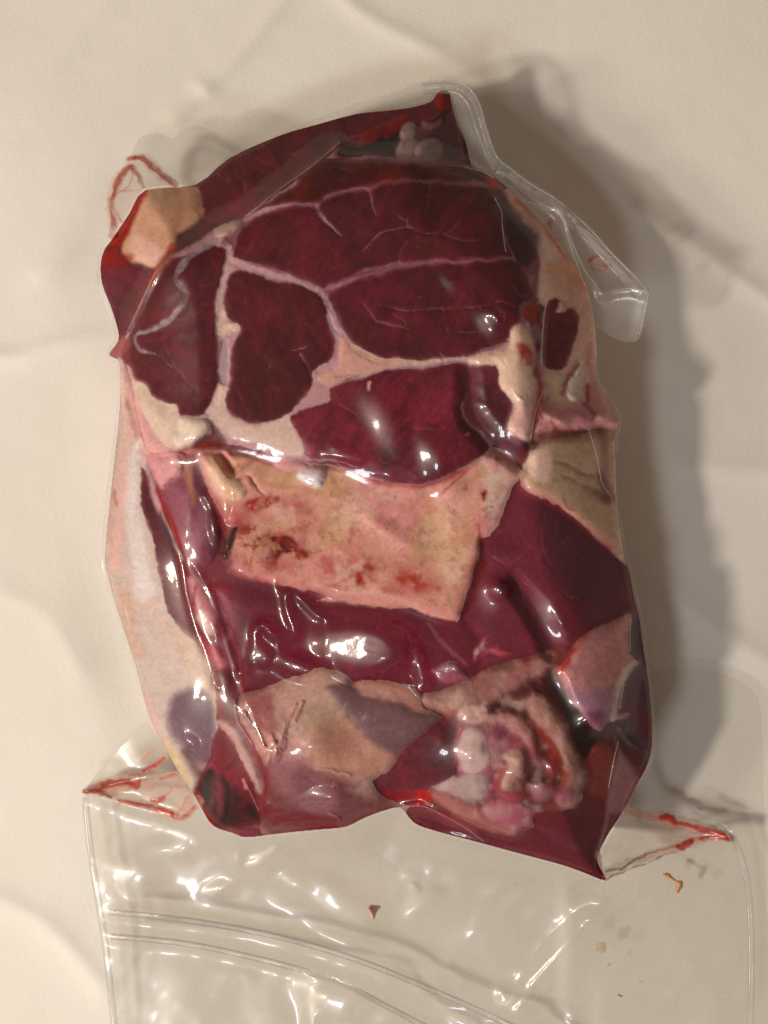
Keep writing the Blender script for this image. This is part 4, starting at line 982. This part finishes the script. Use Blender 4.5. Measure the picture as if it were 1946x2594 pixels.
def facet(x, y, rx, ry, lamp_='key', amt=1.0, ang=0.0, lift=1.2, dome=0.5, pw=1.8):  # film shaped to mirror a lamp and make a highlight
    '''a flattish patch of film tilted about half way between lamp and camera'''
    global Fz
    z0 = float(Fz[int((y - F.y0) / F.p), int((x - F.x0) / F.p)])
    wx_, wy_ = world(x, y, z0 / 1000)
    lp = Vector((-0.84, -0.37, 0.86)) if lamp_ == 'key' else Vector((-0.45, -0.72, 0.95))
    p = Vector((wx_, wy_, z0 / 1000)); hv = (lp - p).normalized() + (Vector((0, 0, D)) - p).normalized()
    sx = -hv.x / hv.z * amt; sy = hv.y / hv.z * amt
    ca, sa = math.cos(ang), math.sin(ang)
    u = ((FX - x) * ca + (FY - y) * sa) / rx; v = (-(FX - x) * sa + (FY - y) * ca) / ry
    q = u * u + v * v
    wn = np.exp(-q ** pw)
    pl_ = z0 + lift + (sx * (FX - x) + sy * (FY - y)) * K * 1000 - dome * q
    Fz = (Fz * (1 - wn) + pl_ * wn).astype(np.float32)
facet(975, 1060, 60, 110, 'key', .56, -.45, 2.4, .4, 1.2); facet(1095, 1150, 50, 80, 'key', .66, -.5, 2.4, .4, 1.2); facet(850, 1155, 70, 16, 'win', 1, .15, .6)
facet(915, 1640, 130, 80, 'key', .80, .1, 5.0, .25, 3); facet(1062, 1690, 22, 70, 'key', 1, -.25, 1.6); facet(660, 1660, 40, 34, 'key', .92, .3)
facet(750, 1690, 60, 30, 'key', .95, .3, 3.0, .15); facet(800, 2010, 90, 30, 'key', .9, .2, 1.2); facet(1130, 715, 40, 34, 'key', .6, .5, .5, .3, 1.4); facet(1250, 805, 26, 34, 'key', 1, -.7, 1.2)
facet(1262, 1495, 30, 26, 'key', .9, .3, 1.0); facet(480, 1880, 26, 20, 'key', 1, .6, 1); facet(540, 1340, 14, 44, 'key', 1, -.1, 1.0); facet(590, 1250, 12, 40, 'key', 1, .05, .8)
facet(540, 1590, 16, 40, 'key', 1, -.2, 1.0); facet(1384, 660, 10, 12, 'key', 1, 0, .6); facet(1480, 960, 8, 18, 'key', 1, 0, .6); facet(1345, 1190, 10, 14, 'key', 1, 0, .6)
facet(318, 1560, 9, 60, 'key', 1, -.2, .6); facet(1150, 1695, 24, 14, 'key', 1, .4, .8); facet(740, 2075, 60, 10, 'win', 1, 0, .6)
fb(1490, 1835, 50, 60, 5.0, .6)
# wrinkles of the open flap
inflap = ss(-silF, 0, 70) * yflap
fn = fbm(FX, FY, 260, 2, 301) * 2.2 + fbm(FX, FY, 110, 2, 311) * 1.0 + 1.1 * ridge(FX + .6 * FY, FY * .7 - FX * .3, 130, 2, 331)
Fz += inflap * (fn + 2.0)
fline('S 470,2150 350,2165 270,2262 420,2310', 2, 2.0, 24); fline('S 590,2130 600,2190 650,2205 720,2150', 2, 2.4, 22)
fline('S 700,2200 790,2260 900,2330', 8, 3.0, 44); fline('S 1580,2240 1480,2350 1380,2450 1300,2570', 4, 3.4, 30); fline('S 790,2500 820,2600 780,2700', 6, 3.0, 34)
fline('S 275,2310 480,2332 700,2372 900,2430 1100,2510 1300,2600 1500,2690', 3, 2.4, 8, 4)
fline('S 280,2372 480,2392 700,2440 860,2490 1000,2560 1150,2640', 3, 2.8, 8, 4)
fline('S 1200,2590 1320,2600 1500,2640', 2, 2.2, 10)
facet(800, 2240, 90, 30, 'key', .97, .45, 3, .5); facet(340, 2235, 46, 34, 'key', .97, -.6, 2.5, .5); facet(840, 2545, 60, 44, 'key', .96, .2, 3, .6); facet(1400, 2450, 120, 15, 'key', .98, -.85, 3, .4); facet(1120, 2140, 120, 20, 'win', 1, .3, 2, .6); facet(560, 2250, 50, 18, 'win', 1, -.4, 2)
facet(350, 2225, 60, 50, 'win', .95, -.6, 2, .8); facet(412, 2290, 14, 26, 'key', 1, -.5, 2); facet(600, 2170, 16, 40, 'key', .95, .2, 2); facet(650, 2185, 40, 20, 'win', 1, -.5, 2)
facet(690, 2150, 16, 50, 'key', .95, .7, 2); facet(745, 2235, 70, 28, 'key', .97, .5, 3, .8); facet(860, 2300, 130, 50, 'win', .95, .5, 2.5, 1); facet(1400, 2430, 150, 26, 'win', .98, -.85, 3, .6)
facet(1490, 2330, 30, 20, 'key', 1, -.6, 2); facet(1320, 2540, 40, 18, 'key', .98, -.85, 2); facet(830, 2530, 40, 40, 'key', .95, 0, 3, .8); facet(790, 2580, 18, 60, 'key', 1, 0, 3); facet(880, 2550, 60, 60, 'win', .95, 0, 2, 1)
facet(1270, 2515, 22, 26, 'key', 1, .4, 2); facet(1150, 2120, 150, 34, 'win', .9, .3, 1.2, 1); facet(1050, 2300, 70, 30, 'win', .8, -.6, 1); facet(960, 2580, 60, 30, 'win', .95, .3, 2); facet(1170, 2590, 50, 26, 'win', .95, .4, 2)
facet(970, 2098, 30, 8, 'key', 1, 0, 1); facet(885, 2105, 10, 14, 'key', 1, 0, 1); facet(1450, 2575, 16, 24, 'key', 1, 0, 2); facet(620, 2470, 24, 14, 'win', 1, .3, 1); facet(300, 2310, 30, 8, 'key', 1, 0, 1); facet(310, 2370, 34, 8, 'key', 1, 0, 1)
# flange folds at the upper right
fline('C 560,30 740,70 760,60 830,270 1000,580', 1, 2.6, 9); fline('C 760,60 820,250 910,540', 1, 2.0, 7); fline('C 1005,580 1150,548 1290,570', 1, 2.5, 9); fline('C 1290,560 1270,680 1230,830', 3, .8, 12)
fline('B 860,200 920,290 960,420 1050,600 1090,700', 1, 1.6, 7); fline('C 780,130 880,180 1060,340 1290,570', 1, 1.6, 7)
# side wings at the bottom
fline('S 212,2004 330,1975 450,1965', 1, 3.0, 9); fline('S 212,2004 360,2050 500,2085', 1, 3.0, 9)
fline('S 1590,2048 1700,2078 1800,2100 1856,2120', 1, 3.5, 9); fline('S 1530,2228 1640,2190 1760,2145 1856,2122', 1, 3.5, 9)
wr = ridge(FX * .9 + FY * .55 + 30 * fbm(FX, FY, 120, 2, 341), FY * .35 - FX * .2, 46, 2, 351)
wr2 = ridge(FY * .9 - FX * .5 + 30 * fbm(FX, FY, 140, 2, 361), FX * .35 + FY * .2, 52, 2, 371)
wm = np.where(silF > 0, .3, 1.0); Fz = Fz + .8 * wm * wr * ss(fbm(FX, FY, 170, 2, 381), .0, .4) + .8 * wm * wr2 * ss(fbm(FX, FY, 190, 2, 391), .0, .4)
Fz = np.where(silF > 0, np.maximum(Fz, Hin + .25), np.maximum(Fz, 2.0))
Fb = blur(Fz, 1); Fz = np.where(silF > 8, np.maximum(Fz * .3 + Fb * .7, Hin + .2), blur(Fz, 2))
Fm = Fz / 1000.0
gy, gx = np.gradient(osd, F.p); gg = np.hypot(gx, gy) + 1e-6
PX, PY = FX.copy(), FY.copy()
o = (osd < 0) & (osd > -6.5); PX[o] -= (osd * gx / gg)[o]; PY[o] -= (osd * gy / gg)[o]
cO = (osd[:-1, :-1] + osd[1:, :-1] + osd[:-1, 1:] + osd[1:, 1:]) / 4 > 0
cS = (silF[:-1, :-1] + silF[1:, :-1] + silF[:-1, 1:] + silF[1:, 1:]) / 4 > -6
yy = FY[1:, 1:]; xx = FX[1:, 1:]
bag = thing('vacuum_bag', 'clear plastic vacuum bag shrunk around raw meat with an open wrinkled flap', 'plastic bag', (0, 0, 0.002))
grid_mesh('front_film', PX, PY, Fm, cO & cS, M_FILM, bag)
grid_mesh('open_flap', PX, PY, Fm, cO & ~cS & (yy > 1760), M_FLAP, bag)
grid_mesh('side_flange', PX, PY, Fm, cO & ~cS & (yy <= 1760), M_FLANGE, bag)
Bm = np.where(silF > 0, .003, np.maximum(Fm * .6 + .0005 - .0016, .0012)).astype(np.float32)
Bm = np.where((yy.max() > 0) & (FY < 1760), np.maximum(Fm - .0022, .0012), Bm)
FLAP_SHADOW = pt('S 1600,1740 1650,1700 1750,1692 1840,1708 1900,1742 1928,1800 1936,2000 1942,2300 1944,2790 1200,2790 1200,2300 1500,2240')  # back sheet widened and tinted here to stand for the flap's soft shadow
flap_shadow_sd = full(F, F.poly(FLAP_SHADOW, 60, False, 3), 60)
cB = (cO & ~cS & (osd[1:, 1:] < 1e9)) | (((flap_shadow_sd[:-1, :-1] + flap_shadow_sd[1:, 1:]) / 2 > 0) & ~cS)
QX, QY = FX.copy(), FY.copy(); gy, gx = np.gradient(flap_shadow_sd, F.p); gg = np.hypot(gx, gy) + 1e-6
o = (flap_shadow_sd < 0) & (flap_shadow_sd > -6.5) & (osd < -6); QX[o] -= (flap_shadow_sd * gx / gg)[o]; QY[o] -= (flap_shadow_sd * gy / gg)[o]
o = (osd < 0) & (osd > -6.5) & (flap_shadow_sd < -6); QX[o] = PX[o]; QY[o] = PY[o]
Bm = np.where(flap_shadow_sd > -7, np.minimum(Bm, .0016), Bm).astype(np.float32)
M_BACK = film_material('shadow_tinted_back_film', (0.93, 0.925, 0.91), 0.3, 0.02, 0.06, 60.0, 1.0, 0.05)
grid_mesh('back_film_and_flap_shadow', QX, QY, Bm, cB, M_BACK, bag)

def zf(x, y):
    i = int(round((x - F.x0) / F.p)); j = int(round((y - F.y0) / F.p))
    return float(Fm[min(max(j, 0), F.h - 1), min(max(i, 0), F.w - 1)])
def ribbon(name, s, half, m, lift=0.0004, th=0.0003, n=8, parent=bag):
    """a thin raised bead following the film"""
    Q = smooth(pt(s), False, n); V = []; Fs = []
    for i, (x, y) in enumerate(Q):
        tq = Q[min(i + 1, len(Q) - 1)] - Q[max(i - 1, 0)]; tq = tq / (np.hypot(*tq) + 1e-9); nn = np.array([-tq[1], tq[0]])
        for (u, dz) in ((-1, 0), (-.4, th), (.4, th), (1, 0)):
            p = (x + nn[0] * half * u, y + nn[1] * half * u); z = zf(*p) + lift + dz
            a, b = world(p[0], p[1], z); V.append((a, b, z))
        if i:
            b0 = (i - 1) * 4; b1 = i * 4
            for k_ in range(3): Fs.append((b0 + k_, b0 + k_ + 1, b1 + k_ + 1, b1 + k_))
            Fs.append((b0 + 3, b0, b1, b1 + 3))
    return mesh_obj(name, np.array(V), np.array(Fs), m, parent)
ribbon('seal_band', 'S 1070,226 1120,222 1160,228 1182,244 1202,276 1222,342 1246,406 1286,442 1336,482 1404,526 1480,594 1548,668 1606,730 1622,750', 15, M_FLANGE, .0003, .0003)
ribbon('seal_seam', 'S 1120,206 1165,210 1192,228 1215,266 1234,332 1258,396 1296,430 1346,467 1416,511 1494,580 1562,655 1622,716 1641,744', 2.2, M_FLANGE)
ribbon('seal_seam', 'S 1642,744 1636,780 1620,848', 3, M_CREASE)
for q in ('C 560,30 640,45 740,68', 'C 762,62 790,150 830,270 900,430 960,510 1003,578', 'C 762,62 790,200 850,380 910,540', 'C 1005,580 1150,548 1285,565', 'C 690,190 760,300', 'C 1215,830 1290,575', 'C 775,125 900,190 1080,350 1280,545',
          'C 362,0 405,90 410,180 430,330', 'C 672,620 650,850 645,1000', 'E 1520,680 1570,850 1600,1000 1659,1090', 'E 1250,450 1200,580 1172,740',
          'A 1570,495 1400,640 1200,785 1000,945', 'A 480,1240 400,1400 340,1530 290,1640', 'B 880,640 1010,680 1070,715', 'D 130,250 180,480 225,700 285,860', 
          'G 900,1 905,2', 'H 835,10 830,240', 'H 790,450 770,580', 'J 600,255 690,242 820,236 960,300 1100,380 1215,465', 'H 760,780 730,900 700,1060', 'F 1000,1380 1080,1550', 'F 930,880 950,1010 1040,1150'):
    if q.startswith('G 900'): continue
    ribbon('crease_light_line', q, 1.3, M_CREASE, .0005, .0006)  # pale beads added as light lines along creases that catch no lamp
ribbon('zip_bead', 'S 275,2310 480,2332 700,2372 900,2430 1100,2510 1300,2600 1500,2690', 8, M_SEAL, .0003, .0006)
ribbon('zip_bead', 'S 280,2372 480,2392 700,2440 860,2490 1000,2560 1150,2640', 8, M_SEAL, .0003, .0006)
ribbon('seal_seam', 'S 216,2020 228,2140 246,2260 268,2400 290,2600 303,2740', 9, M_FLANGE)
ribbon('seal_seam', 'S 1760,2052 1810,2076 1856,2122 1886,2200 1900,2300 1904,2420 1902,2600', 9, M_FLANGE)
# embossed dimples near the sealed side edge
V = []; Q = []
for j in range(18):
    for i in range(14):
        x = 1815 + i * 6.2 + (j % 2) * 3; y = 2430 + j * 6.0
        if x > 1900 or (i < 4 and j % 5 == 0): continue
        z = zf(x, y) + .0002
        b = len(V)
        for dx, dy, dz in ((-1.6, 0, 0), (0, -1.3, 0), (1.6, 0, 0), (0, 1.3, 0), (0, 0, .00035)):
            a, c_ = world(x + dx, y + dy, z + dz); V.append((a, c_, z + dz))
        Q += [(b, b + 1, b + 4, b + 3), (b + 1, b + 2, b + 3, b + 4)]
e = mesh_obj('embossed_dimples', np.array(V), np.array(Q), M_SEAL, bag); e['kind'] = 'stuff'

# ------------------------------------------------------------------ blood trapped in the folds
def blood_material():
    m, nt, out = mat('blood'); L = nt.links
    b = N(nt, 'ShaderNodeBsdfPrincipled', Roughness=0.25)
    a = N(nt, 'ShaderNodeVertexColor', layer_name='albedo')
    L.new(a.outputs['Color'], b.inputs['Base Color']); L.new(a.outputs['Alpha'], b.inputs['Alpha'])
    L.new(b.outputs[0], out.inputs[0]); return m
M_BLOOD = blood_material()
def patch(name, r_fn, c, parent, alpha=.85, thick=.0004, breakup=.35, seed=1, soft=3.0, lift=-.0003, mt=None):
    g = r_fn[0]; bx, d = r_fn[1]
    Xs, Ys = g.X[bx], g.Y[bx]
    nn = fbm(Xs, Ys, 16, 3, 700 + seed)
    d = d + breakup * 6 * nn
    xi = np.clip(((Xs - F.x0) / F.p), 0, F.w - 2); yi = np.clip(((Ys - F.y0) / F.p), 0, F.h - 2)
    x0 = xi.astype(int); y0 = yi.astype(int); fx = xi - x0; fy = yi - y0
    Z = (Fm[y0, x0] * (1 - fx) * (1 - fy) + Fm[y0, x0 + 1] * fx * (1 - fy) + Fm[y0 + 1, x0] * (1 - fx) * fy + Fm[y0 + 1, x0 + 1] * fx * fy)
    Z = Z + lift + thick * (1 - np.exp(-np.clip(d, 0, 50) / 3))
    cells = (d[:-1, :-1] > -soft) & (d[1:, 1:] > -soft) & (d[1:, :-1] > -soft) & (d[:-1, 1:] > -soft)
    if not cells.any(): return
    al = ss(d, -soft, soft) * alpha * (1 - breakup * .8 * ss(fbm(Xs, Ys, 26, 2, 800 + seed), 0, .5))
    col = np.zeros(Xs.shape + (4,), np.float32); col[..., :3] = tone(c) * (1 + .3 * nn[..., None]); col[..., 3] = al
    return grid_mesh(name, Xs, Ys, Z.astype(np.float32), cells, mt or M_BLOOD, parent, np.clip(col, 0, 1))
Bg = Grid(190, 1946, 300, 2594, 1.6); Bg.warp(3, 20, 1.5, 7, 9)
RED = (172, 52, 26); DRED = (150, 26, 10); PALE = (206, 120, 88)
def stroke(s, wd, c=RED, al=.85, br=.35, seed=1, name='blood_streak'): patch(name, (Bg, Bg.line(s, list(np.array(wd) * 1.25 + .4), 8)), c, bag, al * .92, .0004, br + .15, seed)
def stroke_halo(s, wd, seed): patch('blood_smear', (Bg, Bg.line(s, list(np.array(wd) * 2.6 + 2), 12)), (208, 128, 100), bag, .34, .0002, .6, seed + 90)
for q_, w_ in (('A 330,600 380,590 450,650 520,710 575,745', [2, 4, 5, 5, 4]), ('A 310,640 250,700 220,770 195,860 200,1000', [3, 5, 5, 4, 4]), ('F 30,1430 100,1420 300,1370 420,1400', [2, 7, 9, 5]), ('F 240,1495 450,1530 600,1590 690,1500', [3, 5, 6, 8]),
               ('F 390,1310 450,1280 510,1235', [3, 4, 3]), ('H 800,1190 1010,1240 1280,1310 1440,1360', [4, 5, 7, 4]), ('H 1330,1350 1120,1405 860,1490 690,1560', [4, 5, 3, 3]), ('C 930,380 1040,380 1030,420', [4, 5, 4])):
    stroke_halo(q_, w_, len(q_))
for q_, al_ in (('A 340,600 200,800 190,1000 250,980 390,780 560,750', .22), ('F 40,1430 300,1350 590,1330 690,1440 700,1540 560,1575 200,1480', .25), ('H 800,1200 1010,1240 1440,1360 1130,1410 690,1600 640,1450', .14)):
    patch('blood_film', (Bg, Bg.poly(q_, 10, True, 1)), (206, 130, 104), bag, al_, .0002, .4, 60)
stroke('A 330,600 380,590 450,650 520,710 575,745', [3, 5, 6, 7, 6], RED, .8, .3, 1)
stroke('A 345,590 400,620 480,690 560,745', [2, 2, 2, 2], DRED, .8, .2, 2)
stroke('A 320,650 350,690 385,770', [7, 6, 3], RED, .8, .3, 3)
stroke('A 310,640 250,700 220,770 205,840', [4, 7, 6, 4], RED, .8, .4, 4)
stroke('A 190,840 195,920 210,980 200,1060', [4, 4, 7, 6], RED, .7, .4, 5)
stroke('A 300,600 340,590', [4, 4], RED, .8, .4, 6); stroke('A 250,800 300,790 370,795', [2, 1, 1], PALE, .7, .3, 7)
stroke('A 190,850 230,930 250,970', [3, 2, 2], PALE, .7, .3, 8); stroke('A 330,640 300,760 210,820', [1, 1.5, 1.5], PALE, .7, .2, 9)
stroke('F 30,1430 100,1420 180,1390 300,1370', [4, 9, 10, 6], RED, .85, .3, 11)
stroke('F 30,1432 130,1440 190,1470', [3, 6, 4], RED, .85, .3, 12)
stroke('F 290,1375 340,1400 360,1360', [7, 9, 4], RED, .85, .4, 13); stroke('F 240,1495 350,1510 450,1530 560,1570', [3, 5, 6, 5], (196, 70, 30), .9, .3, 14)
stroke('F 560,1570 620,1590 700,1530', [5, 6, 4], RED, .85, .4, 15); stroke('F 390,1310 450,1280 510,1235', [4, 5, 3], RED, .85, .3, 16)
stroke('F 370,1260 420,1210 470,1160', [1, 2, 1], PALE, .7, .3, 17); stroke('F 440,1480 480,1490 510,1460', [5, 8, 4], RED, .8, .4, 18)
stroke('F 490,1360 580,1330', [3, 3], RED, .8, .4, 19); stroke('F 300,1340 420,1330 580,1325', [2, 1.5, 1], PALE, .7, .3, 20)
stroke('F 480,1490 560,1420 610,1360', [1.5, 1.5, 1], PALE, .7, .3, 21); stroke('F 590,1580 650,1470 690,1430', [2, 1.5, 1], PALE, .8, .3, 22)
patch('blood_film', (Bg, Bg.poly('F 60,1425 300,1350 330,1400 200,1470')), (214, 150, 120), bag, .5, .0003, .4, 23)
stroke('H 800,1190 900,1215 1010,1240', [4, 4, 3], PALE, .75, .3, 31); stroke('H 1015,1240 1060,1235 1100,1265', [6, 9, 6], (176, 30, 10), .95, .1, 32)
stroke('H 1100,1265 1180,1280 1280,1310 1380,1335 1440,1360', [3, 5, 7, 8, 6], (178, 34, 12), .95, .15, 33)
stroke('H 1440,1362 1380,1355 1330,1350 1260,1365', [6, 6, 5, 5], (176, 30, 10), .95, .2, 34)
stroke('H 1190,1380 1150,1410 1110,1400', [7, 8, 4], (176, 40, 16), .95, .2, 35); stroke('H 1330,1340 1200,1370 1120,1400', [3, 3, 2], PALE, .8, .2, 36)
stroke('H 1110,1400 1040,1420 950,1450 860,1490 780,1540 690,1555', [2, 2.4, 2, 2.2, 2, 1.5], (196, 110, 76), .85, .2, 37)
stroke('H 690,1605 800,1555 950,1500 1130,1420', [1, 1, 1, 1], (120, 96, 76), .8, .3, 38)
stroke('H 640,1450 650,1540 680,1605', [4, 5, 3], (200, 130, 100), .8, .2, 39); stroke('H 800,1205 900,1230 1000,1250', [1, 1, 1], RED, .7, .2, 40)
stroke('C 930,380 990,350 1040,370 1070,400 1030,410', [4, 5, 6, 4, 7], (156, 66, 34), .8, .3, 41); stroke('C 930,380 960,440 1020,440 1030,410', [2, 3, 2, 3], (156, 76, 46), .7, .3, 42)
stroke('C 1090,640 1110,610 1110,640', [3, 4, 2], (140, 62, 34), .75, .3, 43); stroke('C 985,610 1015,650', [1, 2], (150, 72, 60), .6, .3, 44)
stroke('C 680,160 700,140 690,200', [4, 5, 3], (200, 96, 50), .8, .3, 45); stroke('C 690,180 740,250 760,300', [2, 2, 2], (190, 104, 64), .7, .3, 46)
M_CRUMB = M_BLOOD
def crumb(name, label, s, c, seed, wd=None, al=.95, cat='scrap'):
    g = (Bg, Bg.poly(s, 10) if wd is None else Bg.line(s, wd, 10))
    o = patch(name, g, c, None, al, .0010, .25, seed, 1.6, .0003, M_CRUMB)
    if o: o['label'] = label; o['category'] = cat
crumb('meat_scrap', 'orange brown curled meat scrap on the flap below the right blood streak', 'K 975,680 1010,670 1050,700 1060,720 1100,715 1105,750 1080,800 1055,790 1060,740 1030,710', (196, 132, 80), 51)
crumb('fat_scrap', 'small pale pink fat scrap on the flap below the middle of the meat', 'J 465,900 500,875 545,885 520,920 500,970 480,940', (206, 164, 134), 52)
crumb('yellow_spot', 'round faint yellow grease spot on the right side of the flap', 'K 525,1150 560,1120 600,1130 605,1180 570,1200 530,1180', (192, 168, 122), 53, None, .5, 'grease spot')
crumb('brown_crumb', 'tiny brown crumb on the flap near the bottom right', 'K 685,1465 705,1475', (150, 104, 66), 54, [2, 2.4])
crumb('thin_splinter', 'tiny dark splinter just under the yellow grease spot', 'K 612,1285 632,1262', (150, 112, 74), 55, [1.4, 1.6])
crumb('herb_sprig', 'small dark green herb sprig stuck at the left end of the peach fat slab', 'D 760,1450 775,1380 800,1310 825,1275', (62, 58, 34), 56, [3, 6, 6, 2.4], .95, 'herb')

# ------------------------------------------------------------------ paper under the pack
Pg = Grid(-1300, 3300, -1500, 4100, 8.0)
x, y = Pg.X, Pg.Y
Pz = 1.6 * fbm(x, y, 620, 1, 401) + .14 * fbm(x, y, 150, 3, 411)
def pl(s, amp, soft, side=0.0):
    bx, d = Pg.line(s, 1, soft * 4, False, 4); Pz[bx] += amp * np.exp(-np.clip(-d, 0, 900) / soft)
Pz += .14 * ridge(x + 60 * fbm(x, y, 200, 2, 431), y, 260, 3, 441) + .04 * ridge(x, y, 70, 3, 451)
pl('S 700,-200 900,20 1150,160 1480,430 1750,620 2000,790 2500,1100', 1.5, 22)
pl('S 440,300 520,220 620,120 760,-60', 1.6, 20); pl('S 505,215 530,230', 1.4, 10); pl('S -200,880 20,905 120,880 260,840', 1.8, 18)
pl('S 100,700 200,640 300,600', 1.2, 24); pl('S -100,2250 100,2330 260,2500', 1.8, 40); pl('S 1700,1500 1900,1650 2200,1800', 1.4, 40)
pl('S 1946,1200 1750,1180', 1.4, 40); pl('S -50,300 120,180 300,-50', 1.0, 50); pl('S 0,1500 120,1560 200,1700', 1.0, 40)
bx, d = Pg.poly(SIL, 300, False, 2); Pz[bx] *= 1 - ss(d, -140, 0)
Pz = (Pz - 1.5)
Pz = blur(Pz, 1) - 1.2
M, nt, out = mat('white_paper'); L = nt.links
b = N(nt, 'ShaderNodeBsdfPrincipled', Roughness=0.75); b.inputs['Specular IOR Level'].default_value = .2
tc = N(nt, 'ShaderNodeTexCoord'); n1 = N(nt, 'ShaderNodeTexNoise', Scale=14.0, Detail=4.0); L.new(tc.outputs['Object'], n1.inputs['Vector'])
cr = N(nt, 'ShaderNodeValToRGB'); cr.color_ramp.elements[0].position = .3; cr.color_ramp.elements[1].position = .7
cr.color_ramp.elements[0].color = (.80, .77, .70, 1); cr.color_ramp.elements[1].color = (.86, .83, .77, 1)
L.new(n1.outputs[0], cr.inputs[0]); L.new(cr.outputs[0], b.inputs['Base Color'])
n2 = N(nt, 'ShaderNodeTexNoise', Scale=900.0, Detail=5.0); L.new(tc.outputs['Object'], n2.inputs['Vector'])
n3 = N(nt, 'ShaderNodeTexNoise', Scale=40.0, Detail=4.0); L.new(tc.outputs['Object'], n3.inputs['Vector'])
b1 = N(nt, 'ShaderNodeBump', Strength=.3, Distance=.0003); L.new(n2.outputs[0], b1.inputs['Height'])
b2 = N(nt, 'ShaderNodeBump', Strength=.22, Distance=.002); L.new(n3.outputs[0], b2.inputs['Height']); L.new(b1.outputs[0], b2.inputs['Normal'])
L.new(b2.outputs[0], b.inputs['Normal']); L.new(b.outputs[0], out.inputs[0])
h, wd = Pz.shape
pap = grid_mesh('paper_sheet', x, y, (Pz / 1000).astype(np.float32), np.ones((h - 1, wd - 1), bool), M, None)
pap['label'] = 'creased off white paper sheet lying flat under the whole bag'; pap['category'] = 'paper'
M2, nt, out = mat('table_wood'); b = N(nt, 'ShaderNodeBsdfPrincipled', Roughness=.5); n1 = N(nt, 'ShaderNodeTexNoise', Scale=8.0)
cr = N(nt, 'ShaderNodeValToRGB'); cr.color_ramp.elements[0].color = (.25, .14, .07, 1); cr.color_ramp.elements[1].color = (.4, .25, .13, 1)
nt.links.new(n1.outputs[0], cr.inputs[0]); nt.links.new(cr.outputs[0], b.inputs['Base Color']); nt.links.new(b.outputs[0], out.inputs[0])
V = np.array([(sx * .45, sy * .5, z) for z in (-.035, -.008) for sx, sy in ((-1, -1), (1, -1), (1, 1), (-1, 1))])
tb = mesh_obj('tabletop', V, [(3, 2, 1, 0), (4, 5, 6, 7), (0, 1, 5, 4), (1, 2, 6, 5), (2, 3, 7, 6), (3, 0, 4, 7)], M2, None, smooth_sh=False)
tb['kind'] = 'structure'
S.cycles.transparent_max_bounces = 16
S.cycles.max_bounces = 8
